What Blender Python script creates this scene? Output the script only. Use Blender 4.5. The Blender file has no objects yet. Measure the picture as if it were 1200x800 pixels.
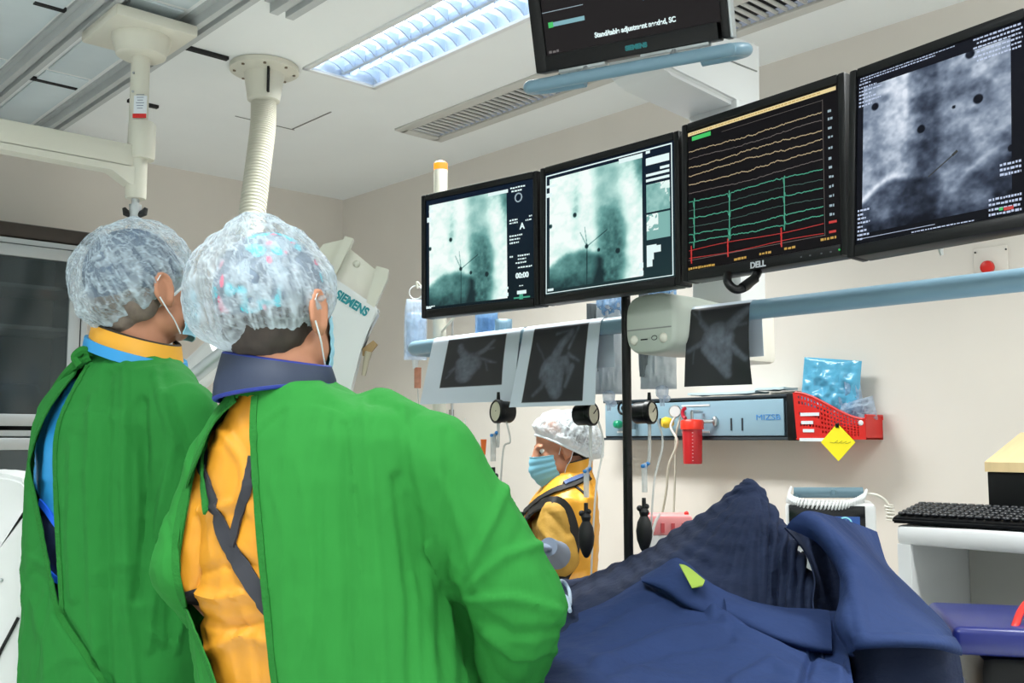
import bpy, bmesh, math, random
import numpy as np
from mathutils import Vector, Matrix
from mathutils.bvhtree import BVHTree
random.seed(4); RNG = np.random.default_rng(7)
SC = bpy.context.scene
COL = SC.collection
# ------------------------------------------------------------------ camera, world, exposure
FPX = 1170.0; EYE = 1.35
PSI = math.radians(42.4); TH = math.atan(115/1170)
CF = Vector((math.sin(PSI), math.cos(PSI), 0)); CR = Vector((math.cos(PSI), -math.sin(PSI), 0)); UP = Vector((0, 0, 1))
CAMP = Vector((0, 0, EYE))
cd = bpy.data.cameras.new('camera'); cam = bpy.data.objects.new('camera', cd); COL.objects.link(cam)
cam.location = CAMP; cam.rotation_euler = (math.pi/2+TH, 0, -PSI)
cd.sensor_width = 36; cd.lens = 36*FPX/1200; cd.clip_start = 0.05
SC.camera = cam
wd = bpy.data.worlds.new('room_world'); SC.world = wd; wd.use_nodes = True
wd.node_tree.nodes['Background'].inputs[0].default_value = (0.75, 0.85, 1, 1)
wd.node_tree.nodes['Background'].inputs[1].default_value = 0.3
SC.view_settings.view_transform = 'Standard'; SC.view_settings.look = 'None'
SC.view_settings.gamma = 1; SC.view_settings.use_curve_mapping = False
SC.view_settings.exposure = 0.0
LIGHT_W = 34.0            # watts of each ceiling troffer
LIGHT_COL = (0.97, 1.0, 0.98)
LIGHT_SPREAD = math.radians(128)

def ray(px, py):
    u = (px-600)/FPX; v = (400-py)/FPX
    fh = math.cos(TH)-math.sin(TH)*v; up = math.sin(TH)+math.cos(TH)*v
    return (CR*u+CF*fh+UP*up)/fh
def W(px, py, d): return CAMP+ray(px, py)*d
def onX(px, py, X): r = ray(px, py); return CAMP+r*(X/r.x)
def onY(px, py, Y): r = ray(px, py); return CAMP+r*(Y/r.y)
def onZ(px, py, z): r = ray(px, py); return CAMP+r*((z-EYE)/r.z)
_R = np.array(CR); _F = np.array(CF); _C = np.array(CAMP)
def projv(P):
    p = np.asarray(P)-_C; r = p@_R; a = p@_F; z = p[:, 2]
    w = a*math.cos(TH)+z*math.sin(TH); v = -a*math.sin(TH)+z*math.cos(TH)
    return np.stack([600+FPX*r/w, 400-FPX*v/w], 1)
# ------------------------------------------------------------------ noise
def _h(ix, iy, iz, s):
    n = (ix*374761393+iy*668265263+iz*2147483647+s*974634777) & 0xffffffff
    n = ((n ^ (n >> 13))*1274126177) & 0xffffffff
    n = ((n ^ (n >> 16))*2246822519) & 0xffffffff
    return ((n ^ (n >> 15)) & 0xffffff)/float(0xffffff)
def vnoise(P, s=0):
    P = np.asarray(P, float); i = np.floor(P).astype(np.int64); f = P-i; f = f*f*(3-2*f)
    r = 0
    for dx in (0, 1):
        for dy in (0, 1):
            for dz in (0, 1):
                w = (f[:, 0] if dx else 1-f[:, 0])*(f[:, 1] if dy else 1-f[:, 1])*(f[:, 2] if dz else 1-f[:, 2])
                r = r+w*_h(i[:, 0]+dx, i[:, 1]+dy, i[:, 2]+dz, s)
    return r
def fbm(P, s=0, o=3):
    r = 0; a = .5; P = np.asarray(P, float)
    for k in range(o): r = r+a*vnoise(P*2**k, s+k*13); a *= .5
    return r/(1-.5**o)
def ridge(P, s=0): return 1-np.abs(2*vnoise(P, s)-1)
def fbm2(u, v, su, sv, s=0, o=3): return fbm(np.stack([u*su, v*sv, np.zeros_like(u)+.37], 1), s, o)
def tube_d(u, v, pts, r0, r1):
    d = np.full_like(u, 9.)
    for i in range(len(pts)-1):
        a = np.array(pts[i]); e = np.array(pts[i+1])-a; L2 = (e**2).sum()
        t = np.clip(((u-a[0])*e[0]+(v-a[1])*e[1])/L2, 0, 1); rr = r0+(r1-r0)*((i+t)/(len(pts)-1))
        d = np.minimum(d, np.hypot(u-a[0]-t*e[0], v-a[1]-t*e[1])-rr)
    return d
# ------------------------------------------------------------------ materials
def lin(c):
    c = np.asarray(c, float)/255.
    return np.where(c <= .04045, c/12.92, ((c+.055)/1.055)**2.4)
def rgba(c): return tuple(float(x) for x in lin(c))+(1.0,)
_mats = {}
def mat(name, col, rough=.5, metal=0., var=0., vscale=8., bump=0., bscale=60., stretch=(1, 1, 1), spec=.5, emit=0., alpha=1., trans=0., coat=0., attr=False, sheen=0.):
    if name in _mats: return _mats[name]
    m = bpy.data.materials.new(name); m.use_nodes = True; nt = m.node_tree; N = nt.nodes; L = nt.links
    b = N['Principled BSDF']
    b.inputs['Base Color'].default_value = rgba(col); b.inputs['Roughness'].default_value = rough
    b.inputs['Metallic'].default_value = metal; b.inputs['Specular IOR Level'].default_value = spec
    b.inputs['Alpha'].default_value = alpha; b.inputs['Transmission Weight'].default_value = trans
    b.inputs['Coat Weight'].default_value = coat; b.inputs['Sheen Weight'].default_value = sheen
    if emit: b.inputs['Emission Color'].default_value = rgba(col); b.inputs['Emission Strength'].default_value = emit
    tc = N.new('ShaderNodeTexCoord'); mp = N.new('ShaderNodeMapping'); mp.inputs['Scale'].default_value = stretch
    L.new(tc.outputs['Object'], mp.inputs['Vector'])
    src = None
    if attr:
        at = N.new('ShaderNodeVertexColor'); at.layer_name = 'Col'; src = at.outputs['Color']
        L.new(src, b.inputs['Base Color'])
        if emit: L.new(src, b.inputs['Emission Color'])
    if var:
        nz = N.new('ShaderNodeTexNoise'); nz.inputs['Scale'].default_value = vscale; nz.inputs['Detail'].default_value = 5
        L.new(mp.outputs['Vector'], nz.inputs['Vector'])
        mr = N.new('ShaderNodeMapRange'); mr.inputs['From Min'].default_value = .3; mr.inputs['From Max'].default_value = .7
        mr.inputs['To Min'].default_value = 1-var; mr.inputs['To Max'].default_value = 1+var
        L.new(nz.outputs['Fac'], mr.inputs['Value'])
        hs = N.new('ShaderNodeHueSaturation'); L.new(mr.outputs['Result'], hs.inputs['Value'])
        if src: L.new(src, hs.inputs['Color'])
        else: hs.inputs['Color'].default_value = rgba(col)
        L.new(hs.outputs['Color'], b.inputs['Base Color'])
    if bump:
        nb = N.new('ShaderNodeTexNoise'); nb.inputs['Scale'].default_value = bscale; nb.inputs['Detail'].default_value = 4
        L.new(mp.outputs['Vector'], nb.inputs['Vector'])
        bp = N.new('ShaderNodeBump'); bp.inputs['Strength'].default_value = bump; bp.inputs['Distance'].default_value = .01
        L.new(nb.outputs['Fac'], bp.inputs['Height']); L.new(bp.outputs['Normal'], b.inputs['Normal'])
    _mats[name] = m; return m
def screen_mat(name, strength):
    if name in _mats: return _mats[name]
    m = bpy.data.materials.new(name); m.use_nodes = True; nt = m.node_tree; N = nt.nodes; L = nt.links
    b = N['Principled BSDF']; b.inputs['Base Color'].default_value = (.004, .004, .005, 1); b.inputs['Roughness'].default_value = .35
    b.inputs['Specular IOR Level'].default_value = .06
    at = N.new('ShaderNodeVertexColor'); at.layer_name = 'Col'
    L.new(at.outputs['Color'], b.inputs['Emission Color']); b.inputs['Emission Strength'].default_value = strength
    _mats[name] = m; return m
def emit_mat(name, col, s=1.):
    if name in _mats: return _mats[name]
    m = mat(name, col, .5); b = m.node_tree.nodes['Principled BSDF']
    b.inputs['Emission Color'].default_value = rgba(col); b.inputs['Emission Strength'].default_value = s
    b.inputs['Base Color'].default_value = (.02, .02, .02, 1); return m
def film_mat(name, col, lo, hi, scale, stretch=(1, 1, 1), rough=.6, transl=.5, attr=None):
    """thin see-through sheet: crinkled non-woven or plastic, its cover varies with the crinkles"""
    if name in _mats: return _mats[name]
    m = bpy.data.materials.new(name); m.use_nodes = True; nt = m.node_tree; N = nt.nodes; L = nt.links
    for n in list(N): N.remove(n)
    out = N.new('ShaderNodeOutputMaterial'); tr = N.new('ShaderNodeBsdfTransparent')
    df = N.new('ShaderNodeBsdfPrincipled'); df.inputs['Base Color'].default_value = rgba(col); df.inputs['Roughness'].default_value = rough
    tl = N.new('ShaderNodeBsdfTranslucent'); tl.inputs['Color'].default_value = rgba(col)
    mx1 = N.new('ShaderNodeMixShader'); mx1.inputs[0].default_value = transl
    L.new(df.outputs[0], mx1.inputs[1]); L.new(tl.outputs[0], mx1.inputs[2])
    mx = N.new('ShaderNodeMixShader'); L.new(tr.outputs[0], mx.inputs[1]); L.new(mx1.outputs[0], mx.inputs[2]); L.new(mx.outputs[0], out.inputs[0])
    if attr:
        at = N.new('ShaderNodeAttribute'); at.attribute_name = 'Cover'; src = at.outputs['Fac']
    tc = N.new('ShaderNodeTexCoord'); mp = N.new('ShaderNodeMapping'); mp.inputs['Scale'].default_value = stretch
    L.new(tc.outputs['Object'], mp.inputs['Vector'])
    nz = N.new('ShaderNodeTexNoise'); nz.inputs['Scale'].default_value = scale; nz.inputs['Detail'].default_value = 2; nz.inputs['Distortion'].default_value = .6
    L.new(mp.outputs['Vector'], nz.inputs['Vector'])
    mr = N.new('ShaderNodeMapRange'); mr.inputs['From Min'].default_value = .35; mr.inputs['From Max'].default_value = .68
    mr.inputs['To Min'].default_value = lo; mr.inputs['To Max'].default_value = hi
    L.new(nz.outputs['Fac'], mr.inputs['Value'])
    fac = mr.outputs['Result']
    if attr:
        ad = N.new('ShaderNodeMath'); ad.operation = 'ADD'; ad.use_clamp = True; L.new(fac, ad.inputs[0]); L.new(src, ad.inputs[1]); fac = ad.outputs[0]
    L.new(fac, mx.inputs[0])
    _mats[name] = m; return m
# ------------------------------------------------------------------ objects
WM = {}
def thing(name, label, cat, loc=(0, 0, 0), rotz=0., group=None):
    o = bpy.data.objects.new(name, None); COL.objects.link(o); o.empty_display_size = .1
    o.location = loc; o.rotation_euler = (0, 0, rotz)
    o['label'] = label; o['category'] = cat
    if group: o['group'] = group
    WM[o.name] = Matrix.Translation(Vector(loc)) @ Matrix.Rotation(rotz, 4, 'Z')
    return o
def tag(o, label, cat, group=None):
    o['label'] = label; o['category'] = cat
    if group: o['group'] = group
    return o
def finish(me, mats, smooth=True, angle=38):
    for m in (mats if isinstance(mats, (list, tuple)) else [mats]): me.materials.append(m)
    if smooth:
        me.polygons.foreach_set('use_smooth', [True]*len(me.polygons)); me.set_sharp_from_angle(angle=math.radians(angle))
    me.update()
def part(name, b, m, parent=None, smooth=True, angle=38, label=None):
    """one mesh object from world-space geometry"""
    bm = b.bm if isinstance(b, B) else b
    me = bpy.data.meshes.new(name)
    if parent is not None: inv = WM[parent.name].inverted(); wm = WM[parent.name]
    else:
        lo = Vector((1e9,)*3); hi = -lo
        for v in bm.verts:
            for k in range(3): lo[k] = min(lo[k], v.co[k]); hi[k] = max(hi[k], v.co[k])
        wm = Matrix.Translation(Vector(((lo.x+hi.x)/2, (lo.y+hi.y)/2, lo.z))); inv = wm.inverted()
    bmesh.ops.transform(bm, matrix=inv, verts=bm.verts)
    bmesh.ops.recalc_face_normals(bm, faces=bm.faces)
    bm.to_mesh(me); bm.free(); finish(me, m, smooth, angle)
    o = bpy.data.objects.new(name, me); COL.objects.link(o); WM[o.name] = wm
    if parent is not None: o.parent = parent
    else: o.matrix_basis = wm
    if label: o['label'] = label
    return o
def mesh_part(name, V, Fc, m, parent=None, col=None, cover=None, smooth=True, angle=60, label=None):
    """numpy verts (world) + faces, with optional colour attribute"""
    V = np.asarray(V, float)
    if parent is not None: wm = WM[parent.name]
    else: wm = Matrix.Translation(Vector((float((V[:, 0].min()+V[:, 0].max())/2), float((V[:, 1].min()+V[:, 1].max())/2), float(V[:, 2].min()))))
    inv = np.array(wm.inverted()); V = V@inv[:3, :3].T+inv[:3, 3]
    me = bpy.data.meshes.new(name); me.from_pydata(V.tolist(), [], [list(map(int, f)) for f in Fc])
    if col is not None:
        a = me.color_attributes.new('Col', 'FLOAT_COLOR', 'POINT'); c = np.ones((len(V), 4)); c[:, :3] = col
        a.data.foreach_set('color', c.ravel())
    if cover is not None:
        a = me.attributes.new('Cover', 'FLOAT', 'POINT'); a.data.foreach_set('value', np.asarray(cover, float))
    finish(me, m, smooth, angle)
    o = bpy.data.objects.new(name, me); COL.objects.link(o); WM[o.name] = wm
    if parent is not None: o.parent = parent
    else: o.matrix_basis = wm
    if label: o['label'] = label
    return o
def dup(root, loc, rotz=None, label=None, group=None):
    r = root.copy(); COL.objects.link(r); r.location = loc
    if rotz is not None: r.rotation_euler = (0, 0, rotz)
    if label: r['label'] = label
    if group: r['group'] = group
    for ch in list(root.children):
        c = ch.copy(); COL.objects.link(c); c.parent = r
        for g in list(ch.children):
            d = g.copy(); COL.objects.link(d); d.parent = c
    return r
def struct(o): o['kind'] = 'structure'; return o
class B:
    def __init__(s, m=None): s.bm = bmesh.new(); s.m = m or Matrix.Identity(4)
    def add(s, vs, fs):
        v = [s.bm.verts.new(s.m @ Vector(p)) for p in vs]
        for f in fs:
            try: s.bm.faces.new([v[i] for i in f])
            except ValueError: pass
        return s
    def merge(s, t):
        idx = {}
        for v in t.verts: idx[v] = s.bm.verts.new(s.m @ v.co)
        for f in t.faces: s.bm.faces.new([idx[v] for v in f.verts])
        t.free(); return s
    def box(s, c, sz, r=0., seg=2, rot=None):
        t = bmesh.new(); bmesh.ops.create_cube(t, size=1)
        bmesh.ops.scale(t, vec=sz, verts=t.verts)
        if r: bmesh.ops.bevel(t, geom=list(t.edges), offset=min(r, min(sz)*.49), segments=seg, profile=.5, affect='EDGES')
        M = Matrix.Translation(Vector(c))
        if rot is not None: M = M @ rot
        bmesh.ops.transform(t, matrix=M, verts=t.verts); return s.merge(t)
    def tube(s, pts, r, seg=10, cap=True, closed=False):
        pts = [Vector(p) for p in pts]; n = len(pts)
        rs = r if isinstance(r, (list, tuple)) else [r]*n
        vs = []; nrm = None
        for i, p in enumerate(pts):
            if closed: t = (pts[(i+1) % n]-pts[i-1])
            else: t = pts[min(i+1, n-1)]-pts[max(i-1, 0)]
            t = t.normalized() if t.length > 1e-9 else Vector((0, 0, 1))
            if nrm is None:
                nrm = t.orthogonal().normalized()
            else:
                nrm = nrm-t*nrm.dot(t); nrm = nrm.normalized() if nrm.length > 1e-6 else t.orthogonal().normalized()
            bn = t.cross(nrm)
            for k in range(seg):
                a = 2*math.pi*k/seg; vs.append(p+(nrm*math.cos(a)+bn*math.sin(a))*rs[i])
        fs = []
        for i in range(n if closed else n-1):
            j = (i+1) % n
            for k in range(seg): fs.append((i*seg+k, i*seg+(k+1) % seg, j*seg+(k+1) % seg, j*seg+k))
        if cap and not closed: fs += [tuple(range(seg))[::-1], tuple((n-1)*seg+k for k in range(seg))]
        return s.add(vs, fs)
    def cyl(s, a, b, r0, r1=None, seg=24): return s.tube([a, b], [r0, r0 if r1 is None else r1], seg)
    def sph(s, c, r, useg=20, vseg=12, rot=None):
        r = (r, r, r) if isinstance(r, (int, float)) else r
        t = bmesh.new(); bmesh.ops.create_uvsphere(t, u_segments=useg, v_segments=vseg, radius=1)
        M = Matrix.Translation(Vector(c))
        if rot is not None: M = M @ rot
        M = M @ Matrix.Diagonal((*r, 1)); bmesh.ops.transform(t, matrix=M, verts=t.verts); return s.merge(t)
    def lathe(s, prof, c=(0, 0, 0), axis=(0, 0, 1), seg=28):
        q = Vector((0, 0, 1)).rotation_difference(Vector(axis)); c = Vector(c); vs = []; n = len(prof)
        for r, z in prof:
            for k in range(seg):
                a = 2*math.pi*k/seg; vs.append(c+q @ Vector((max(r, 1e-5)*math.cos(a), max(r, 1e-5)*math.sin(a), z)))
        fs = [(i*seg+k, i*seg+(k+1) % seg, (i+1)*seg+(k+1) % seg, (i+1)*seg+k) for i in range(n-1) for k in range(seg)]
        fs += [tuple(range(seg))[::-1], tuple((n-1)*seg+k for k in range(seg))]
        return s.add(vs, fs)
    def prism(s, poly, d):
        d = Vector(d); n = len(poly); vs = [Vector(p) for p in poly]+[Vector(p)+d for p in poly]
        return s.add(vs, [tuple(range(n))[::-1], tuple(range(n, 2*n))]+[(i, (i+1) % n, n+(i+1) % n, n+i) for i in range(n)])
    def rings(s, R, cap=True):
        """R: list of equal-length loops of points"""
        n = len(R[0]); vs = [p for r in R for p in r]
        fs = [(i*n+k, i*n+(k+1) % n, (i+1)*n+(k+1) % n, (i+1)*n+k) for i in range(len(R)-1) for k in range(n)]
        if cap: fs += [tuple(range(n))[::-1], tuple((len(R)-1)*n+k for k in range(n))]
        return s.add(vs, fs)
def spline(pts, n=8):
    P = [Vector(p) for p in pts]; out = []
    for i in range(len(P)-1):
        a = P[max(i-1, 0)]; b = P[i]; c = P[i+1]; d = P[min(i+2, len(P)-1)]
        for k in range(n):
            t = k/n; out.append(.5*((2*b)+(c-a)*t+(2*a-5*b+4*c-d)*t*t+(3*b-a-3*c+d)*t**3))
    out.append(P[-1]); return out
def grid_faces(nu, nv): return [(i*nv+j, (i+1)*nv+j, (i+1)*nv+j+1, i*nv+j+1) for i in range(nu-1) for j in range(nv-1)]
def net(C, nu, nv):
    """Catmull-Rom surface through a control net C[rows][cols] -> (nu*nv,3) array"""
    C = np.array([[list(p) for p in r] for r in C], float)
    def cr(A, n):
        m = len(A); t = np.linspace(0, m-1-1e-9, n); i = t.astype(int); f = (t-i)[:, None, None]
        g = lambda k: A[np.clip(i+k, 0, m-1)]
        a, b, c, d = g(-1), g(0), g(1), g(2)
        return .5*(2*b+(c-a)*f+(2*a-5*b+4*c-d)*f*f+(3*b-a-3*c+d)*f**3)
    X = cr(C, nu); X = cr(X.transpose(1, 0, 2), nv).transpose(1, 0, 2)
    return X.reshape(-1, 3)
def vnormals(V, Fc):
    Fq = np.asarray(Fc); N = np.zeros_like(V)
    n = np.cross(V[Fq[:, 2]]-V[Fq[:, 0]], V[Fq[:, 3]]-V[Fq[:, 1]])
    for k in range(4): np.add.at(N, Fq[:, k], n)
    return N/np.maximum(np.linalg.norm(N, axis=1, keepdims=True), 1e-12)
def thick(V, Fc, t):
    """close a quad grid into a thin solid (offset copy along normals)"""
    N = vnormals(V, Fc); n = len(V); V2 = np.vstack([V+N*t/2, V-N*t/2]); Fq = [tuple(f) for f in Fc]
    ed = {}
    for f in Fq:
        for a, b in zip(f, f[1:]+f[:1]): ed[(a, b)] = 1
    F2 = Fq+[tuple(i+n for i in f[::-1]) for f in Fq]+[(b, a, a+n, b+n) for (a, b) in ed if (b, a) not in ed]
    return V2, F2
def text(name, body, m, M, size, parent, ext=.0006, align='CENTER', bold=0., xs=1.):
    cu = bpy.data.curves.new(name, 'FONT'); cu.body = body; cu.size = size; cu.extrude = ext; cu.align_x = align; cu.align_y = 'CENTER'; cu.offset = bold
    o = bpy.data.objects.new(name, cu); COL.objects.link(o)
    me = bpy.data.meshes.new_from_object(o.evaluated_get(bpy.context.evaluated_depsgraph_get()))
    bpy.data.objects.remove(o); bpy.data.curves.remove(cu)
    b = B(M @ Matrix.Diagonal((xs, 1, 1, 1))); t = bmesh.new(); t.from_mesh(me); bpy.data.meshes.remove(me); b.merge(t)
    return part(name, b, m, parent, smooth=False)
def frame(c, r, u):
    """matrix with local x=r, y=u, z=r x u at c"""
    r = Vector(r).normalized(); u = Vector(u).normalized(); n = r.cross(u).normalized(); u = n.cross(r)
    return Matrix(((r.x, u.x, n.x, c[0]), (r.y, u.y, n.y, c[1]), (r.z, u.z, n.z, c[2]), (0, 0, 0, 1)))
def image_grid(name, M, w, h, nx, ny, fn, m, parent, z=0.):
    """flat picture, colours from fn(u,v) (sRGB 0-255 in, v up)"""
    u, v = np.meshgrid(np.linspace(0, 1, nx), np.linspace(0, 1, ny), indexing='ij'); u = u.ravel(); v = v.ravel()
    A = np.array(M); P = np.stack([(u-.5)*w, (v-.5)*h, np.full_like(u, z)], 1)@A[:3, :3].T+A[:3, 3]
    return mesh_part(name, P, grid_faces(nx, ny), m, parent, col=lin(np.clip(fn(u, v), 0, 255)), smooth=False)
# ------------------------------------------------------------------ common materials
M_wall = mat('wall_paint', (230, 223, 214), .7, var=.02, vscale=3)
M_ceil = mat('ceiling_paint', (241, 244, 243), .8, var=.02, vscale=2)
M_ceilpanel = mat('ceiling_panel_blue', (208, 220, 224), .6, var=.04, vscale=4)
M_floor = mat('vinyl_floor', (226, 228, 226), .4, var=.04, vscale=5)
M_dark = mat('dark_gap', (25, 25, 27), .8)
M_rail = mat('rail_grey', (186, 190, 190), .45, var=.03)
M_cream = mat('cream_enamel', (216, 214, 200), .4, var=.015)
M_white = mat('white_plastic', (228, 230, 230), .38, var=.012)
M_whitew = mat('warm_white_plastic', (232, 228, 216), .4, var=.02)
M_greyg = mat('grey_green_plastic', (176, 184, 174), .4, var=.015)
M_black = mat('black_plastic', (11, 12, 14), .38, var=.05, spec=.3)
M_blackm = mat('black_rubber', (20, 20, 22), .6, var=.08)
M_bluerail = mat('blue_rail_plastic', (118, 150, 168), .35, var=.02)
M_steel = mat('brushed_steel', (190, 192, 194), .28, metal=1.)
M_alu = mat('aluminium', (188, 194, 196), .42, metal=.6)
M_red = mat('red_plastic', (214, 36, 30), .35, var=.03)
M_clear = film_mat('clear_bag_plastic', (205, 222, 240), .35, .7, 26, transl=.4, rough=.2)
M_clearb = film_mat('clear_blue_plastic', (150, 195, 235), .5, .85, 30, transl=.4, rough=.2)
M_tube = film_mat('clear_tubing', (225, 228, 226), .6, .8, 20, rough=.2)
M_paper = mat('white_paper', (226, 232, 238), .7)
# ------------------------------------------------------------------ room shell
XR, YB, ZC = 3.15, 4.92, 2.75; XL, YF = -3.2, -3.4
fix = [(2.045, 2.62)]                       # the troffer in view; the rest of the grid follows
FW, FL = .30, 1.20
others = [(2.045, .1), (.2, .75), (.2, -1.6), (-1.7, 1.2), (-1.7, -1.3), (2.045, -1.9), (-.6, 3.2)]
GR = (2.62, 2.80, -3.0, 3.57)              # linear grille opening x0,x1,y0,y1
holes = [(x-FW/2, x+FW/2, y-FL/2, y+FL/2) for x, y in fix+others]+[(GR[0], GR[1], GR[2], GR[3])]
xs = sorted({XL, XR, *[h[0] for h in holes], *[h[1] for h in holes]}); ys = sorted({YF, YB, *[h[2] for h in holes], *[h[3] for h in holes]})
b = B()
for i in range(len(xs)-1):
    for j in range(len(ys)-1):
        cx, cy = (xs[i]+xs[i+1])/2, (ys[j]+ys[j+1])/2
        if any(h[0] < cx < h[1] and h[2] < cy < h[3] for h in holes): continue
        b.add([(xs[i], ys[j], ZC), (xs[i+1], ys[j], ZC), (xs[i+1], ys[j+1], ZC), (xs[i], ys[j+1], ZC)], [(0, 1, 2, 3)])
bmesh.ops.remove_doubles(b.bm, verts=b.bm.verts, dist=1e-5)
struct(part('ceiling', b, M_ceil, smooth=False))
struct(part('floor', B().box(((XL+XR)/2, (YF+YB)/2, -.05), (XR-XL+.2, YB-YF+.2, .1)), M_floor, smooth=False))
struct(part('wall_right', B().box((XR+.05, (YF+YB)/2, 1.45), (.1, YB-YF+.2, 2.9)), M_wall, smooth=False))
struct(part('wall_back', B().box(((XL+XR)/2, YB+.05, 1.45), (XR-XL, .1, 2.9)), M_wall, smooth=False))
M_wallw = mat('white_wall_paint', (244, 244, 242), .7)
struct(part('wall_left', B().box((XL-.05, (YF+YB)/2, 1.45), (.1, YB-YF+.2, 2.9)), M_wallw, smooth=False))
struct(part('wall_front', B().box(((XL+XR)/2, YF-.05, 1.45), (XR-XL, .1, 2.9)), M_wallw, smooth=False))
struct(part('baseboard_right', B().box((XR-.006, (YF+YB)/2, .05), (.012, YB-YF, .1), .003), mat('grey_skirting', (150, 150, 148), .5)))
# pale service panels between and left of the ceiling rails
n = 1
for x0, x1 in ((1.17, 1.33), (.30, 1.03), (-.6, .27)):
    for y0, y1 in ((2.2, 3.02), (3.05, 3.88), (3.91, 4.86)):
        struct(part('trim_%d' % n, B().box(((x0+x1)/2, (y0+y1)/2, ZC-.004), (x1-x0, y1-y0, .008), .002), M_ceilpanel)); n += 1
# thin dark joints in the ceiling seen in short lengths
for px0, py0, px1, py1 in ((197, 48, 267, 67), (150, 116, 185, 124), (50, 152, 117, 165), (30, 86, 88, 103), (40, 0, 77, 10)):
    a = onZ(px0, py0, ZC); c = onZ(px1, py1, ZC); y = (a.y+c.y)/2
    struct(part('trim_%d' % n, B().box(((a.x+c.x)/2, y, ZC-.006), (abs(c.x-a.x), .022, .012)), M_dark)); n += 1
a, c, e = onZ(385, 130, ZC), onZ(345, 152, ZC), onZ(275, 136, ZC)
struct(part('trim_%d' % n, B().box(((a.x+c.x)/2, (a.y+c.y)/2, ZC-.001), (.006, (a-c).length, .003)), mat('joint_grey', (120, 120, 116), .8))); n += 1
struct(part('trim_%d' % n, B().box(((e.x+c.x)/2, c.y, ZC-.001), (abs(c.x-e.x), .004, .003)), _mats['joint_grey'])); n += 1
# wall joint strip behind the nurse
p = onX(530, 500, XR); struct(part('trim_%d' % n, B().box((XR-.006, p.y, .75), (.012, .03, 1.5), .003), mat('joint_strip', (140, 138, 134), .5))); n += 1
# ------------------------------------------------------------------ ceiling troffers
M_reflector = mat('troffer_reflector', (225, 235, 245), .25, metal=.4)
M_louver = mat('troffer_louver', (200, 216, 236), .3, metal=.25)
M_lamp = emit_mat('fluorescent_tube', (226, 240, 255), 5.)
def troffer(x, y, label):
    t = thing('ceiling_light', label, 'ceiling light', (x, y, ZC), 0, 'recessed ceiling lights')
    b = B(); w, l = FW/2, FL/2
    for sx in (-1, 1): b.box((x+sx*(w+.004), y, ZC-.003), (.022, FL+.03, .012), .002)
    for sy in (-1, 1): b.box((x, y+sy*(l+.004), ZC-.003), (FW+.03, .022, .012), .002)
    part('frame', b, M_white, t)
    b = B(); z0, z1 = ZC, ZC+.09
    b.add([(x-w, y-l, z0), (x+w, y-l, z0), (x+w, y+l, z0), (x-w, y+l, z0), (x-w, y-l, z1), (x+w, y-l, z1), (x+w, y+l, z1), (x-w, y+l, z1)],
          [(0, 1, 5, 4), (1, 2, 6, 5), (2, 3, 7, 6), (3, 0, 4, 7), (4, 5, 6, 7)])
    part('reflector', b, M_reflector, t, smooth=False)
    for sx in (-1, 1):
        part('fluorescent_tube', B().cyl((x+sx*.075, y-l+.03, ZC+.05), (x+sx*.075, y+l-.03, ZC+.05), .014, seg=12), M_lamp, t)
    b = B()
    b.box((x, y, ZC+.02), (.022, FL-.01, .03), .010)
    nf = 17
    for i in range(nf):
        yy = y-l+FL*(i+.5)/nf
        for sx in (-1, 1):
            x0, x1 = sorted((x+sx*.012, x+sx*(w-.004)))
            # wavy parabolic fin: deeper at its ends
            pts = [(x0+(x1-x0)*k/6, ZC+.004+.030*(1-(2*k/6-1)**2)) for k in range(7)]
            b.prism([(px, yy-.003, pz) for px, pz in pts]+[(px, yy-.003, ZC+.048) for px, pz in reversed(pts)], (0, .006, 0))
    part('louver', b, M_louver, t)
    ld = bpy.data.lights.new('ceiling_light_glow', 'AREA'); ld.shape = 'RECTANGLE'; ld.size = FW-.04; ld.size_y = FL-.04
    ld.energy = LIGHT_W; ld.color = LIGHT_COL; ld.spread = LIGHT_SPREAD
    lo = bpy.data.objects.new('ceiling_light_glow', ld); COL.objects.link(lo); lo.parent = t; lo.location = (0, 0, .002)
    return t
t0 = troffer(*fix[0], 'recessed ceiling light with glowing louvers left of the top screen')
for x, y in others: r_ = dup(t0, (x, y, ZC), label='recessed ceiling light outside the photograph, over the rest of the room')
for o in list(bpy.data.objects):          # troffer in view set stronger than the rest to sharpen the wall shadows
    if o.type == 'LIGHT' and o.parent is not t0: o.data = o.data.copy(); o.data.energy = LIGHT_W*.90
    elif o.type == 'LIGHT': o.data.energy = LIGHT_W*1.22
# ------------------------------------------------------------------ linear air grille
t = thing('air_grille', 'long grey slatted air vent set in the ceiling along the right wall', 'vent', ((GR[0]+GR[1])/2, (GR[2]+GR[3])/2, ZC))
b = B()
b.box((GR[0]-.02, (GR[2]+GR[3])/2, ZC-.004), (.05, GR[3]-GR[2]+.08, .012), .003); b.box((GR[1]+.02, (GR[2]+GR[3])/2, ZC-.004), (.05, GR[3]-GR[2]+.08, .012), .003)
b.box(((GR[0]+GR[1])/2, GR[3]+.02, ZC-.004), (.2, .05, .012), .003); b.box(((GR[0]+GR[1])/2, GR[2]-.02, ZC-.004), (.2, .05, .012), .003)
part('frame', b, mat('grille_frame', (205, 204, 198), .5), t)
b = B(); y = GR[2]+.01; k = 0
while y < GR[3]:
    b.box(((GR[0]+GR[1])/2, y, ZC+.008), (GR[1]-GR[0], .015, .012), .003, 1, rot=Matrix.Rotation(math.radians(20), 4, 'X')); y += .036
part('slats', b, mat('grille_slat', (206, 206, 202), .5), t)
part('duct', B().box(((GR[0]+GR[1])/2, (GR[2]+GR[3])/2, ZC+.05), (GR[1]-GR[0], GR[3]-GR[2], .05)), mat('grille_duct', (28, 28, 28), .8), t, smooth=False)
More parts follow.
